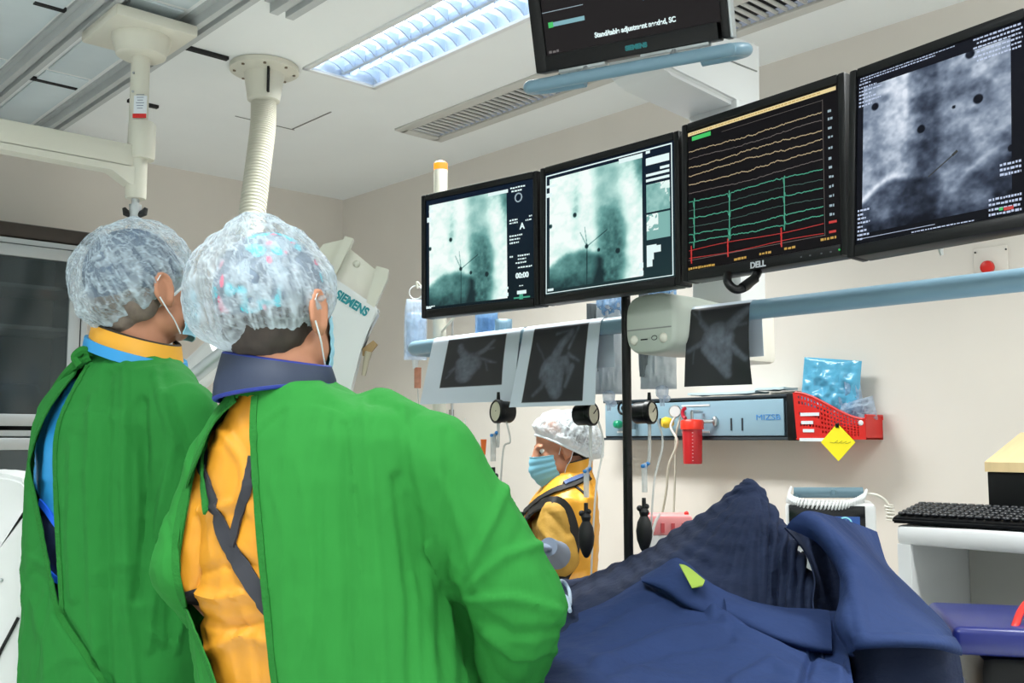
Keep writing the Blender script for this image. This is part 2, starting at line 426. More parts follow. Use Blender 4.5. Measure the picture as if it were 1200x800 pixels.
# ------------------------------------------------------------------ ceiling rails
def crail(x, y0, y1, label, name='ceiling_rail', w=.062):
    b = B(); h = .045; xa, xb = x-w/2, x+w/2
    poly = [(xa, y0, ZC), (xb, y0, ZC), (xb, y0, ZC-h), (x+w*.16, y0, ZC-h), (x+w*.16, y0, ZC-h*.55), (x-w*.16, y0, ZC-h*.55), (x-w*.16, y0, ZC-h), (xa, y0, ZC-h)]
    b.prism(poly, (0, y1-y0, 0)); b.box((x-w*.55, (y0+y1)/2, ZC-.006), (.03, y1-y0, .012)); b.box((x+w*.55, (y0+y1)/2, ZC-.006), (.03, y1-y0, .012))
    return tag(part(name, b, M_rail, smooth=False), label, 'ceiling rail', 'grey ceiling rails')
crail(1.09, .5, 4.85, 'grey ceiling rail, the left one of the long pair')
crail(1.40, .5, 4.85, 'grey ceiling rail, the right one of the long pair, ending above the cabinet')
p = onZ(330, 18, ZC-.04); crail(p.x, p.y-1.2, p.y+.0, 'short end of a grey ceiling rail near the top edge, left of the glowing light', w=.085)
# ------------------------------------------------------------------ ceiling support column with arm
cx, cy = 1.241, 3.17
d0 = cx*CF.x+cy*CF.y
def zc(y, dd=None): return EYE+(515-y)/FPX*(dd or d0)
t = thing('ceiling_support_arm', 'cream ceiling column with horizontal arm, hung from the rail carriage', 'ceiling arm', (cx, cy, ZC-.045))
part('carriage_plate', B().box((cx, cy+.02, ZC-.064), (.27, .31, .04), .010), M_cream, t)
part('flange', B().lathe([(.0, -.152), (.066, -.152), (.078, -.145), (.090, -.105), (.093, -.096), (.093, -.084)], (cx, cy, ZC), seg=36), M_cream, t)
b = B().cyl((cx, cy, ZC-.14), (cx, cy, zc(140)), .030); part('column', b, M_cream, t)
for y in (50, 78, 101):
    dv = Vector((-CF.x, -CF.y, 0)); part('bolt', B().cyl(Vector((cx, cy, zc(y)))+dv*.028+CR*-.010, Vector((cx, cy, zc(y)))+dv*.0335+CR*-.010, .004, seg=8), M_steel, t)
part('outer_sleeve', B().lathe([(.040, zc(181)), (.043, zc(178)), (.043, zc(139)), (.040, zc(136)), (.028, zc(135))], (cx+.010, cy-.008, 0), seg=32), M_cream, t)
part('lower_sleeve', B().lathe([(.0, zc(229)), (.031, zc(229)), (.033, zc(226)), (.033, zc(176))], (cx, cy, 0), seg=32), M_cream, t)
# label sleeve
b = B(frame(Vector((cx, cy, zc(120)))-CF*.036+CR*.018, CR, UP)); b.box((0, 0, 0), (.042, .072, .006), .002)
lab = part('label_tag', b, M_paper, t, label='white tag with red lower band')
b = B(frame(Vector((cx, cy, zc(132)))-CF*.0405+CR*.018, CR, UP)); b.box((0, 0, 0), (.044, .014, .004), .001); part('red_band', b, M_red, lab)
b = B(frame(Vector((cx, cy, zc(117)))-CF*.0395+CR*.018, CR, UP))
for k in range(6): b.box((0, .03-k*.009, 0), (.026-.004*(k % 3), .0018, .001))
part('print_lines', b, mat('faint_print', (120, 130, 150), .7), lab)
# arm (runs to the left, parallel to the back wall, with tapered end bracket)
b = B(); z1, z0 = zc(166, d0), zc(196, d0)
b.box((cx-1.02, cy, (z0+z1)/2), (2.0, .056, z1-z0), .008)
b.prism([(cx-.55, cy-.028, z0+.01), (cx, cy-.028, z0+.01), (cx, cy-.028, z0-.05), (cx-.03, cy-.028, z0-.05), (cx-.09, cy-.028, z0-.015), (cx-.55, cy-.028, z0-.012)], (0, .056, 0))
part('arm', b, M_cream, t)
b = B(); p = Vector((cx, cy, zc(229)))
b.cyl(p, p-UP*.03, .012, seg=12); b.cyl(p-UP*.02, p-UP*.075, .02, .015, 12); b.cyl(p-UP*.07, p-UP*.14, .012, seg=10)
part('hook_clamp', b, M_alu, t)
b = B()
for sx in (-1, 1): b.tube([p-UP*.06, p-UP*.045+CR*sx*.03, p-UP*.03+CR*sx*.036], [.009, .012, .006], 10)
part('clamp_knob', b, M_blackm, t)
# ------------------------------------------------------------------ corrugated ceiling hose
c0 = onZ(310, 78, ZC)-UP*.002; t = thing('cable_hose', 'cream corrugated hose dropping from a round ceiling flange', 'hose', c0)
dh = c0.x*CF.x+c0.y*CF.y; k = dh/FPX
b = B().lathe([(.0, -44*k), (16*k, -44*k), (19*k, -42*k), (24*k, -10*k), (30*k, -8*k), (41*k, -6*k), (41*k, 0)], c0, seg=40); part('flange', b, M_cream, t)
b = B()
for i in range(8):
    a = i*math.pi/4+.3; q = c0+Vector((math.cos(a), math.sin(a), 0))*35*k-UP*.02; b.cyl(q, q-UP*.006, .006, seg=8)
part('bolt', b, mat('bolt_brown', (120, 104, 84), .4, metal=.5), t)
part('seam', B(frame(c0-CF*24*k+CR*11*k-UP*23*k, CR, UP)).box((0, 0, 0), (.008, .1, .014)), M_dark, t)
path = spline([c0-UP*40*k, W(308, 150, dh*.995), W(300, 215, dh*.98), W(290, 300, dh*.95), W(282, 390, dh*.92), W(284, 480, dh*.88), W(292, 545, dh*.84)], 40)
rs = [(15.5+1.4*math.sin(i*2*math.pi/3.6))*k for i in range(len(path))]
# dense corrugation
dense = []
for i in range(len(path)-1):
    for q in range(2): dense.append(path[i].lerp(path[i+1], q/2))
rr = [(15.2 if (i % 4) < 2 else 13.4)*k for i in range(len(dense))]
part('corrugated_tube', B().tube(dense, rr, 28), M_cream, t)
# ------------------------------------------------------------------ glass cabinet on the back wall
yc = 4.50; pr = onY(106, 290, yc); xr = pr.x; xl = xr-1.9; zt = onY(40, 281, yc).z; zb = onY(20, 499, yc).z
t = thing('glass_cabinet', 'tall aluminium cabinet with dark glass doors against the back wall', 'cabinet', ((xl+xr)/2, (yc+YB)/2, 0))
M_cabin = mat('cabinet_inside', (70, 76, 78), .5, var=.1, vscale=3); b = B()
cxm = (xl+xr)/2; wd_ = xr-xl; dp = YB-yc
b.box((xl+.012, yc+dp/2, zt/2), (.024, dp-.01, zt)); b.box((xr-.012, yc+dp/2, zt/2), (.024, dp-.01, zt))
b.box((cxm, yc+dp/2, zt-.012), (wd_-.048, dp-.012, .022)); b.box((cxm, yc+dp/2, zb-.03), (wd_-.048, dp-.012, .024)); b.box((cxm, yc+dp/2, .03), (wd_-.048, dp-.012, .058))
b.box((cxm, YB-.02, zt/2), (wd_-.048, .012, zt-.05))
part('carcass', b, M_alu, t)
part('inside_lining', B().box((cxm, YB-.035, (zt+zb)/2), (wd_-.05, .01, zt-zb-.03)), M_cabin, t)
for y in (333, 382): part('shelf', B().box((cxm, yc+.2, onY(0, y, yc+.05).z), (wd_-.05, .34, .018), .003), mat('shelf_grey', (150, 158, 160), .4), t)
M_glass = mat('smoked_glass', (70, 82, 86), .08, alpha=.45, spec=.6)
def door(x0, x1, z0, z1, y):
    b = B(); s = .05
    b.box((x0+s/2, y, (z0+z1)/2), (s, .022, z1-z0), .004); b.box((x1-s/2, y, (z0+z1)/2), (s, .022, z1-z0), .004)
    b.box(((x0+x1)/2, y, z1-s/2), (x1-x0-2*s, .0215, s), .003); b.box(((x0+x1)/2, y, z0+s/2), (x1-x0-2*s, .0215, s), .003)
    o = part('door', b, M_alu, t)
    part('pane', B().box(((x0+x1)/2, y, (z0+z1)/2), (x1-x0-2*s+.01, .006, z1-z0-2*s+.01)), M_glass, o)
    return o
door(xr-.97, xr-.035, zb, zt-.03, yc-.004); door(xl+.03, xr-.99, zb, zt-.03, yc+.022)
door(xr-.97, xr-.035, .07, zb-.05, yc-.004); door(xl+.03, xr-.99, .07, zb-.05, yc+.022)
# things inside: dark bin
p = onY(22, 470, yc+.2)
tag(part('dark_bin', B().lathe([(.0, 0), (.075, 0), (.09, .16), (.075, .2), (.0, .21)], (p.x, p.y, zb-.018)), M_blackm), 'dark rounded bin standing inside the glass cabinet', 'bin')
p = onY(14, 540, yc+.16)
tag(part('blue_pack', B().box((p.x, p.y, zb-.33), (.22, .16, .16), .03), mat('teal_pack', (70, 120, 130), .4)), 'teal blue pack behind the lower glass of the cabinet', 'pack')
tag(part('pack_stand', B().box((p.x, p.y, (zb-.41+.06)/2), (.4, .3, zb-.47), .01), M_cabin), 'grey block under the teal pack inside the cabinet', 'block')
# dark brown long box over the cabinet
pa = onY(0, 262, yc+.1); z1 = pa.z; z0 = zt+.003
tag(part('cabinet_top_box', B().box(((xl+xr)/2+.03, yc+.16, (z0+z1)/2), (wd_+.12, .3, z1-z0), .02), mat('dark_brown_box', (58, 50, 44), .5)), 'dark brown long box lying on top of the glass cabinet', 'box')
# ------------------------------------------------------------------ monitors
M_scr = screen_mat('screen_picture', 1.0)
def sm(name, col, s=1.): return emit_mat('screen_'+name, col, s)
S_white = sm('white', (225, 245, 245)); S_dim = sm('dim', (150, 170, 180)); S_cream = sm('cream', (225, 205, 150)); S_green = sm('green', (50, 190, 90))
S_teal = sm('teal', (62, 160, 130)); S_tealdim = sm('teal_dim', (50, 90, 82)); S_grey = sm('grey', (105, 95, 92)); S_red = sm('red', (190, 30, 26)); S_sand = sm('sand', (176, 156, 120)); S_blue = sm('blue', (90, 170, 235)); S_amber = sm('amber', (190, 150, 60))
S_cyan = sm('cyan', (120, 170, 180))
def monitor(label, c, yaw, tilt, w, h, bez=(.016, .016, .018, .022), logo=None, led=None):
    n = Vector((-math.sin(yaw), -math.cos(yaw), 0)); r = Vector((math.cos(yaw), -math.sin(yaw), 0)); u = UP*math.cos(tilt)+n*math.sin(tilt)
    M = frame(Vector(c), r, u); nrm = r.cross(u)
    t = thing('monitor', label, 'monitor', Vector(c)-u*h/2-nrm*.03, 0, 'screens over the table')
    l, ri, tp, bt = bez; b = B(M); D = .045
    b.box((-w/2+l/2, 0, -D/2), (l, h, D), .004); b.box((w/2-ri/2, 0, -D/2), (ri, h, D), .004)
    b.box((0, h/2-tp/2, -D/2), (w-l-ri, tp, D-.0006), .003); b.box((0, -h/2+bt/2, -D/2), (w-l-ri, bt, D-.0006), .003)
    part('bezel', b, M_black, t)
    b = B(M); b.box((0, 0, -D), (w-.01, h-.01, .03), .012); b.box((0, 0, -D-.025), (w*.6, h*.6, .04), .015); part('back_shell', b, M_black, t)
    sw, sh = w-l-ri, h-tp-bt; MS = M @ Matrix.Translation(Vector(((l-ri)/2, (bt-tp)/2, -.006)))
    return t, M, MS, sw, sh
class Scr:
    """flat marks on a screen, u to the right and v up, 0..1"""
    def __init__(s, MS, sw, sh, z=.0012): s.b = B(MS); s.w = sw; s.h = sh; s.z = z; s.ms = MS; s.q = []
    def rows(s, name, m, t):
        # one piece for every line of small print
        for u0, v, u1, th, seed in s.q:
            k = Scr(s.ms, s.w, s.h, s.z); k._dashes(u0, v, u1, th, seed); part(name, k.b, m, t, smooth=False)
        s.q = []
    def dashes(s, *a): s.q.append(a); return s
    def rect(s, u0, v0, u1, v1):
        p = [((u0-.5)*s.w, (v0-.5)*s.h), ((u1-.5)*s.w, (v0-.5)*s.h), ((u1-.5)*s.w, (v1-.5)*s.h), ((u0-.5)*s.w, (v1-.5)*s.h)]
        s.b.add([(x, y, s.z) for x, y in p], [(0, 1, 2, 3)]); return s
    def line(s, pts, t):
        P = [Vector(((u-.5)*s.w, (v-.5)*s.h, s.z)) for u, v in pts]
        vs = []
        for i, p in enumerate(P):
            d = P[min(i+1, len(P)-1)]-P[max(i-1, 0)]; q = Vector((-d.y, d.x, 0)).normalized()*t/2; vs += [p+q, p-q]
        s.b.add(vs, [(2*i, 2*i+1, 2*i+3, 2*i+2) for i in range(len(P)-1)]); return s
    def _dashes(s, u0, v, u1, th, seed):
        r = random.Random(seed); u = u0
        while u < u1-.004:
            q = min(u1, u+r.uniform(.008, .022)); s.rect(u, v-th/2*r.uniform(.6, 1), q, v+th/2*r.uniform(.6, 1)); u = q+r.uniform(.003, .007)
        return s
    def split(s, name, m, t):
        # every block a piece of its own
        done = set(); s.b.bm.verts.ensure_lookup_table()
        for f in list(s.b.bm.faces):
            t2 = B(); t2.add([v.co.copy() for v in f.verts], [tuple(range(len(f.verts)))]); part(name, t2, m, t, smooth=False)
        s.b.bm.free()
    def done(s, name, m, t):
        s.rows(name, m, t)
        return part(name, s.b, m, t, smooth=False) if len(s.b.bm.verts) else s.b.bm.free()
def cmap(x, stops):
    x = np.clip(x, 0, 1); xs_ = [a for a, _ in stops]; return np.stack([np.interp(x, xs_, [c[k] for _, c in stops]) for k in range(3)], 1)
def ss(a, b_, x): t = np.clip((x-a)/(b_-a), 0, 1); return t*t*(3-2*t)
GREEN = [(0, (26, 46, 50)), (.3, (64, 110, 108)), (.55, (110, 165, 160)), (.8, (205, 240, 232)), (1, (246, 255, 252))]
def xray_a(u, v):
    n = fbm2(u, v, 7, 9, 3, 4)-.5; f = fbm2(u, v, 26, 30, 9, 3)-.5
    x = .95+.5*n+.22*f
    sp = np.exp(-((u-.66-.03*np.sin(v*5))/.155)**4)*(.22+.42*ss(.85, .35, v)); x -= sp*(1+1.1*f+.6*n)
    x -= .54*ss(.63, .55, u)*ss(.30, .22, v-.10*np.sin(np.clip(u, 0, .6)*5.2)+.05)*1.0
    x -= .35*ss(.88, 1.0, u)*ss(.3, .9, v); x -= .12*ss(.7, 1., v)*ss(.4, .6, u)
    x -= .35*ss(.16, 0, v)*ss(.25, .7, 1-u); x -= .18*np.exp(-((u-.30)/.05)**2-((v-.72)/.2)**2)
    for du, dv, r in ((.29, .625, .021), (.012, .57, .02), (.42, .33, .02), (.75, .245, .022), (.55, .28, .016)):
        x -= .9*ss(r*1.2, r*.7, np.hypot((u-du), (v-dv)))
    for pts in ([(.42, .0), (.425, .33), (.35, .46)], [(.425, .33), (.40, .5)], [(.425, .33), (.64, .44)]): x -= .45*ss(.006, .002, tube_d(u, v, pts, 0, 0))
    return cmap(x, GREEN)
GREY = [(0, (14, 18, 28)), (.3, (58, 68, 86)), (.6, (122, 136, 156)), (.85, (188, 200, 216)), (1, (228, 236, 248))]
def xray_b(u, v):
    n = fbm2(u, v, 6, 8, 21, 4)-.5; f = fbm2(u, v, 22, 26, 5, 3)-.5
    x = .60+.75*n+.42*f
    x += .28*np.exp(-((u-.26)/.12)**2)*ss(.25, .5, v); x += .30*np.exp(-((u-.315)/.022)**2)*ss(.45, .9, v)*(.6+2*np.abs(n))
    x -= .26*np.exp(-((u-.44)/.1)**2); x -= .12*np.exp(-((u-.52)/.03)**2)
    x += .18*np.exp(-((u-.85)/.16)**2)*ss(.5, .9, v); x -= .16*ss(.86, 1, u)*ss(.55, .35, v)
    for k in range(5): x += .05*np.sin(np.clip((v+.35*(u-.5)**2*(1 if k % 2 else -.4)-.25-.14*k)*45, -3.1, 3.1))*ss(.45, .6, u)*.9
    dl = .22+.12*np.sin(np.clip(u/.36, 0, 1)*2.3); x += .24*np.exp(-((v-dl)/.022)**2)*ss(.40, .26, u); x -= .34*ss(dl, dl-.05, v)*ss(.62, .30, u)
    dr = .10+.27*np.sin(np.clip((u-.55)/.45, 0, 1)*1.5); x += .10*np.exp(-((v-dr)/.018)**2)*ss(.58, .7, u); x -= .24*ss(dr, dr-.08, v)*ss(.5, .75, u)
    x += .3*np.exp(-((u-.80)/.06)**2-((v-.06)/.07)**2)
    x -= .22*ss(.12, 0, v)
    for du, dv, r in ((.09, .845, .026), (.425, .60, .026), (.80, .685, .030), (1., .33, .022), (.645, .68, .012), (.75, .985, .03)):
        x -= .75*ss(r*1.15, r*.75, np.hypot((u-du)*.95, v-dv))
    return cmap(x, GREY)
def dark_bg(c0, c1):
    return lambda u, v: np.outer(1-v, np.array(c0))+np.outer(v, np.array(c1))
MON = [((1.685, 1.985, 1.855), 1.436, .015, .414, .345), ((1.705, 1.546, 1.854), 1.552, -.006, .431, .345), ((1.676, 1.111, 1.857), 1.653, -.02, .406, .345), ((1.584, .712, 1.838), 1.723, -.072, .338, .345)]
# --- first: green-white x-ray, column of small figures at the right
t, M, MS, sw, sh = monitor('black monitor with greenish x-ray picture, leftmost of the row of four', *MON[0])
image_grid('screen', MS, sw, sh, 24, 20, dark_bg((16, 30, 36), (12, 26, 44)), M_scr, t)
iw, ih = .735*sw, .93*sh
image_grid('xray_picture', MS @ Matrix.Translation(Vector((-.5*sw+.03*sw+iw/2, -.01*sh, 0))), iw, ih, 150, 140, xray_a, M_scr, t, z=.0006)
q = Scr(MS, sw, sh)
for v, u0, u1 in ((.955, .80, .93), (.925, .81, .90), (.68, .79, .86), (.655, .79, .87), (.69, .96, .985), (.66, .93, .985), (.545, .79, .90), (.515, .79, .88), (.485, .79, .87), (.37, .79, .82), (.37, .86, .96), (.34, .86, .93), (.31, .84, .94), (.27, .86, .98)): q.dashes(u0, v, u1, .016, int(v*1000))
q.dashes(.87, .115, .91, .012, 3); q.dashes(.0, .03, .09, .012, 5)
q.done('figure_row', S_white, t); q = Scr(MS, sw, sh)
for a in ((.60, .925, .78, .955), (.03, .885, .075, .91), (.01, .80, .055, .845), (.85, .045, .93, .075), (.0, .012, .05, .03), (.755, .04, .775, .07), (.755, .10, .775, .12)): q.rect(*a)
q.split('screen_block', S_white, t)
q = Scr(MS, sw, sh, .001); q.rect(.82, -.02+.03, .96, .022); q.line([(.885, .0), (.885, .07)], .012); q.done('position_cross', S_teal, t)
b = B(MS); b.tube([((.87-.5)*sw+.011*math.cos(a), (.865-.5)*sh+.011*math.sin(a), .001) for a in [k*math.pi/6 for k in range(12)]], .0018, 5, closed=True); part('screen_icon', b, S_dim, t)
text('screen_text', '00:00', S_white, MS @ Matrix.Translation(Vector((.395*sw, -.30*sh, .001))), .019, t, bold=.0006)
text('screen_text', 'A', S_white, MS @ Matrix.Translation(Vector((.40*sw, .115*sh, .001))), .022, t, bold=.0006)
# --- second: brighter frame, thumbnails
t, M, MS, sw, sh = monitor('black monitor with larger greenish x-ray and white thumbnail tiles, second from left', *MON[1])
image_grid('screen', MS, sw, sh, 24, 20, dark_bg((30, 52, 54), (10, 24, 42)), M_scr, t)
iw, ih = .735*sw, .91*sh
image_grid('xray_picture', MS @ Matrix.Translation(Vector((-.5*sw+.035*sw+iw/2, -.005*sh, 0))), iw, ih, 170, 150, lambda u, v: xray_a(u, v)*np.array([1, 1.0, 1.0]), M_scr, t, z=.0006)
q = Scr(MS, sw, sh, .0014)
q.rect(.005, .01, .985, .016); q.rect(.005, .975, .985, .985); q.rect(.005, .01, .012, .98); q.rect(.978, .01, .985, .98)
q.rect(.60, .93, .775, .965); q.rect(.01, .88, .09, .90); q.rect(.012, .80, .06, .835)
q.rect(.80, .86, .965, .915); q.rect(.90, .81, .965, .83); q.rect(.80, .775, .965, .795); q.rect(.80, .735, .965, .755)
q.rect(.80, .215, .87, .26); q.rect(.80, .15, .85, .20); q.rect(.80, .20, .90, .25); q.rect(.80, .10, .84, .15); q.rect(.745, .10, .775, .14); q.rect(.745, .045, .775, .08); q.rect(.02, .03, .07, .05); q.rect(.80, .95, .83, .97)
q.rows('figure_row', S_white, t); q.split('screen_block', S_white, t)
def thumb(u, v):
    c = cmap(.62+.25*(fbm2(u, v, 5, 5, 4)-.5)+.3*(np.floor(u*5)+np.floor(v*4) > 5)*(fbm2(u, v, 9, 9, 2) > .5), GREEN); return c
for v0, v1 in ((.505, .715), (.30, .49)):
    image_grid('thumbnail', MS @ Matrix.Translation(Vector(((.8825-.5)*sw, ((v0+v1)/2-.5)*sh, .0008))), .165*sw, (v1-v0)*sh, 40, 40, thumb if v0 > .5 else (lambda u, v: cmap(.60+.35*(u < .5)*(v > .35)*(fbm2(u, v, 6, 6, 8) > .45), GREEN)), M_scr, t)
# fine wires over the pictures
# --- third: traces
t, M, MS, sw, sh = monitor('black monitor showing rows of coloured heart traces, third from left', *MON[2])
image_grid('screen', MS, sw, sh, 10, 10, dark_bg((14, 11, 12), (14, 12, 14)), M_scr, t)
q = Scr(MS, sw, sh); q.rect(.0, .965, .985, .99); q.done('title_bar', S_cream, t)
q = Scr(MS, sw, sh, .0016); q.dashes(.02, .977, .9, .008, 77); q.done('title_marks', S_amber, t)
q = Scr(MS, sw, sh); q.rect(.03, .925, .17, .955); q.done('green_tab', S_green, t)
q = Scr(MS, sw, sh); q.rect(.905, .07, .907, .93); q.rect(.0, .073, .905, .076); q.rect(.25, .925, .905, .927); q.done('trace_frame', S_grey, t)
rr_ = random.Random(11)
def trace(v0, kind, seed):
    r = random.Random(seed); pts = []; N_ = 170; ph = r.random()*6; jit = 0
    for i in range(N_+1):
        u = .005+.895*i/N_; y = v0+.006*math.sin(u*8+ph)
        near = min(abs(u-.30), abs(u-.665), abs(u-.045))
        jit = .7*jit+.3*r.uniform(-1, 1)
        a = {'c': .010, 'd': .006, 't': .008, 'r': .001}[kind]
        if .30 < u < .5 or .54 < u < .68: a *= 1.5
        y += jit*a
        if kind == 't' and near < .006: y += (-.05 if i % 2 else .03)*r.uniform(.5, 1.1)
        pts.append((u, y))
    return pts
rows = [('c', .845, S_sand), ('d', .795, S_grey), ('c', .738, S_sand), ('c', .68, S_sand), ('c', .61, S_sand), ('d', .545, S_grey), ('t', .49, S_teal), ('d', .43, S_tealdim), ('t', .37, S_teal), ('d', .31, S_tealdim), ('t', .25, S_teal), ('t', .195, S_teal), ('r', .145, S_red), ('r', .085, S_red)]
for i, (k_, v0, m_) in enumerate(rows):
    q = Scr(MS, sw, sh, .0012+.00002*i); q.line(trace(v0+.0, k_, i+3), .0017 if k_ == 'c' or m_ is S_teal else .0012)
    if k_ == 'r':
        for u in (.02, .285, .64): q.line([(u, v0-.02), (u+.002, v0+.05*(1 if i % 2 else .6)), (u+.004, v0-.035)], .003)
    q.done('heart_trace', m_, t)
q = Scr(MS, sw, sh, .0015)
for u in (.045, .30, .665): q.line([(u, .19), (u+.001, .50)], .0022)
q.done('beat_line', S_teal, t)
q = Scr(MS, sw, sh)
for i, (k_, v0, m_) in enumerate(rows[:12]): q.dashes(.935, v0, .962, .018, i)
q.done('trace_label', S_dim, t)
q = Scr(MS, sw, sh); q.rect(.93, .14, .975, .155); q.rect(.93, .08, .97, .095); q.done('red_label', S_red, t)
q = Scr(MS, sw, sh); q.dashes(.0, .015, .2, .018, 1); q.dashes(.33, .025, .42, .018, 2); q.dashes(.5, .03, .58, .018, 3); q.dashes(.66, .035, .73, .016, 5); q.dashes(.88, .05, .97, .018, 6); q.done('status_line', S_amber, t)
text('logo', 'DELL', mat('logo_silver', (190, 195, 200), .4), M @ Matrix.Translation(Vector((.0, -.345/2+.0095, .0002))), .017, t, bold=.0005)
part('power_led', B(M).sph((.185, -.161, 0), .002, 8, 6), S_green, t)
q = Scr(M, 1, 1, .0003); [q.rect(.5+x, .5-.164, .5+x+.004, .5-.161) for x in (.10, .12, .145, .165)]; q.done('bezel_buttons', mat('bezel_mark', (80, 84, 90), .5), t)
# --- fourth: grey x-ray
t, M, MS, sw, sh = monitor('black monitor with grey x-ray of a chest, rightmost of the row of four', *MON[3])
image_grid('screen', MS, sw, sh, 10, 10, dark_bg((10, 12, 18), (16, 18, 28)), M_scr, t)
iw, ih = .88*sw, .87*sh
image_grid('xray_picture', MS @ Matrix.Translation(Vector((-.5*sw+.04*sw+iw/2, -.005*sh, 0))), iw, ih, 200, 190, xray_b, M_scr, t, z=.0006)
q = Scr(MS, sw, sh, .0014)
for k in range(7): q.dashes(.012, .955-.022*k, .10+.03*(k % 3), .011, 30+k)
for k in range(6): q.dashes(.72+.02*(k % 2), .985-.024*k, .985, .012, 50+k)
q.dashes(.02, .975, .5, .008, 71); q.dashes(.02, .99, .62, .007, 72)
for k in range(8): q.dashes(.012, .03+.024*k, .05+.022*((k*5) % 3), .013, 90+k)
for k in range(3): q.dashes(.86, .27-.026*k, .97, .015, 60+k)
for k in range(4): q.dashes(.80, .10-.026*k, .97, .014, 64+k)
q.dashes(.36, .012, .72, .008, 83); q.rows('print_row', sm('bluewhite', (185, 198, 225)), t); q.rect(.015, .03, .5, .033)
q.done('rule_line', sm('bluewhite', (185, 198, 225)), t)
q = Scr(MS, sw, sh, .0016); q.line([(.46, .30), (.60, .385), (.625, .40)], .0022); q.line([(.60, .385), (.63, .405)], .0045); q.done('catheter_line', sm('ink', (18, 20, 28), .3), t)
q = Scr(MS, sw, sh, .0018); q.rect(.855, .035, .875, .05); q.done('green_mark', S_green, t); q = Scr(MS, sw, sh, .0018); q.rect(.88, .03, .93, .048); q.done('red_mark', S_red, t)
# silver peg under it
p = W(1100, 283, 1.66); tag(part('chrome_peg', B().tube([p+UP*.03, p, W(1104, 299, 1.66)], [.007, .006, .003], 12), M_steel), 'small chrome peg sticking out under the rightmost monitor', 'peg')
# --- top screen
TM = ((1.522, 1.333, 2.326), 1.227, .271, .438, .345)
t, M, MS, sw, sh = monitor('black status screen hanging above the row, tilted down, reading adjustment needed', *TM, bez=(.03, .016, .02, .035))
image_grid('screen', MS, sw, sh, 10, 10, dark_bg((34, 31, 31), (32, 30, 31)), M_scr, t)
q = Scr(MS, sw, sh, .001); q.rect(.055, .20, .25, .232); q.done('progress_bar', S_cyan, t)
q = Scr(MS, sw, sh, .0014); q.rect(.03, .196, .06, .236); q.done('green_tab', S_green, t)
q = Scr(MS, sw, sh, .0014); q.rect(-.0, .31, .25, .315); q.done('rule_line', S_dim, t)
text('screen_text', 'Stand/table adjustment needed, SC', S_white, MS @ Matrix.Translation(Vector((.03*sw, -.425*sh, .001))), .0150, t, bold=.0005, xs=.86)
text('screen_text', '12:01', S_blue, MS @ Matrix.Translation(Vector((.14*sw, -.225*sh, .001))), .02, t, bold=.0005)
q = Scr(MS, sw, sh, .001); q.dashes(.015, .02, .075, .02, 5); q.done('status_line', sm('faint', (110, 105, 105)), t)
text('logo', 'SIEMENS', mat('logo_teal', (30, 130, 135), .5), M @ Matrix.Translation(Vector((.02, -.345/2+.0165, .0005))), .013, t, bold=.0009)
b = B(M)
for sx, ww in ((-.11, .11), (.10, .15)): b.box((sx, -.345/2-.004, -.012), (ww, .008, .02), .002)
part('lower_trim', b, M_alu, t)
part('side_trim', B(M).box((.438/2+.003, 0, -.02), (.006, .345, .03), .002), M_alu, t)
# --- blue loop handle below it
r_ = Vector((M[0][0], M[1][0], M[2][0])); u_ = Vector((M[0][1], M[1][1], M[2][1])); n_ = r_.cross(u_)
hb = Vector(TM[0])-u_*(.345/2+.028)+n_*.01
pts = [hb-r_*.13-n_*.075, hb-r_*.20-n_*.07, hb-r_*.232-n_*.05, hb-r_*.24-n_*.02, hb-r_*.225+n_*.012, hb-r_*.18+n_*.02, hb+r_*.18+n_*.02, hb+r_*.228+n_*.012, hb+r_*.245-n_*.02, hb+r_*.236-n_*.05, hb+r_*.205-n_*.07, hb+r_*.14-n_*.075]
t = thing('grab_handle', 'blue loop handle under the tilted status screen', 'handle', hb)
part('grip', B().tube(spline(pts, 7), .0135, 16), M_bluerail, t)
b = B()
for sx in (-.10, .10): b.tube([hb+r_*sx+n_*.015, hb+r_*sx-n_*.02+u_*.022], .008, 8)
part('bracket', b, M_alu, t)
# ------------------------------------------------------------------ monitor boom (ceiling carrier)
t = thing('monitor_boom', 'white ceiling boom carrying the screens, with grey green control box', 'boom', (1.95, 1.46, ZC))
part('ceiling_post', B().box((1.95, 1.46, (ZC+2.30)/2), (.13, .13, ZC-2.30), .02), M_white, t)
z0 = 2.185
b = B(); b.prism([(1.72, 1.385, z0+.02), (1.76, 1.385, z0), (2.06, 1.385, z0-.02), (2.12, 1.385, z0-.005), (2.125, 1.385, z0+.17), (1.72, 1.385, z0+.13)], (0, .165, 0))
bmesh.ops.bevel(b.bm, geom=[e for e in b.bm.edges], offset=.012, segments=3, affect='EDGES')
part('head_arm', b, M_white, t)
part('arm_seam', B().box((1.93, 1.3845, z0+.085), (.34, .003, .003), rot=Matrix.Rotation(-.02, 4, 'Y')), mat('seam_grey', (130, 132, 130), .6), t)
part('screen_bracket', B().box((1.66, 1.40, 2.30), (.17, .09, .09), .015), M_white, t)
part('column', B().box((2.06, 1.455, (z0+1.57)/2), (.11, .15, z0-1.57), .012), M_white, t)
b = B(); b.box((2.06, 1.455, 1.60), (.14, .175, .13), .012); part('column_foot', b, M_whitew, t)
b = B(); b.box((1.80, 1.34, 1.865), (.05, 1.36, .09), .01); b.box((1.93, 1.45, 1.865), (.28, .1, .09), .01)
for c, yaw, *_ in MON:
    b.box((c[0]+.096, c[1], 1.865), (.052, .10, .12), .01)
part('mounting_beam', b, M_black, t)
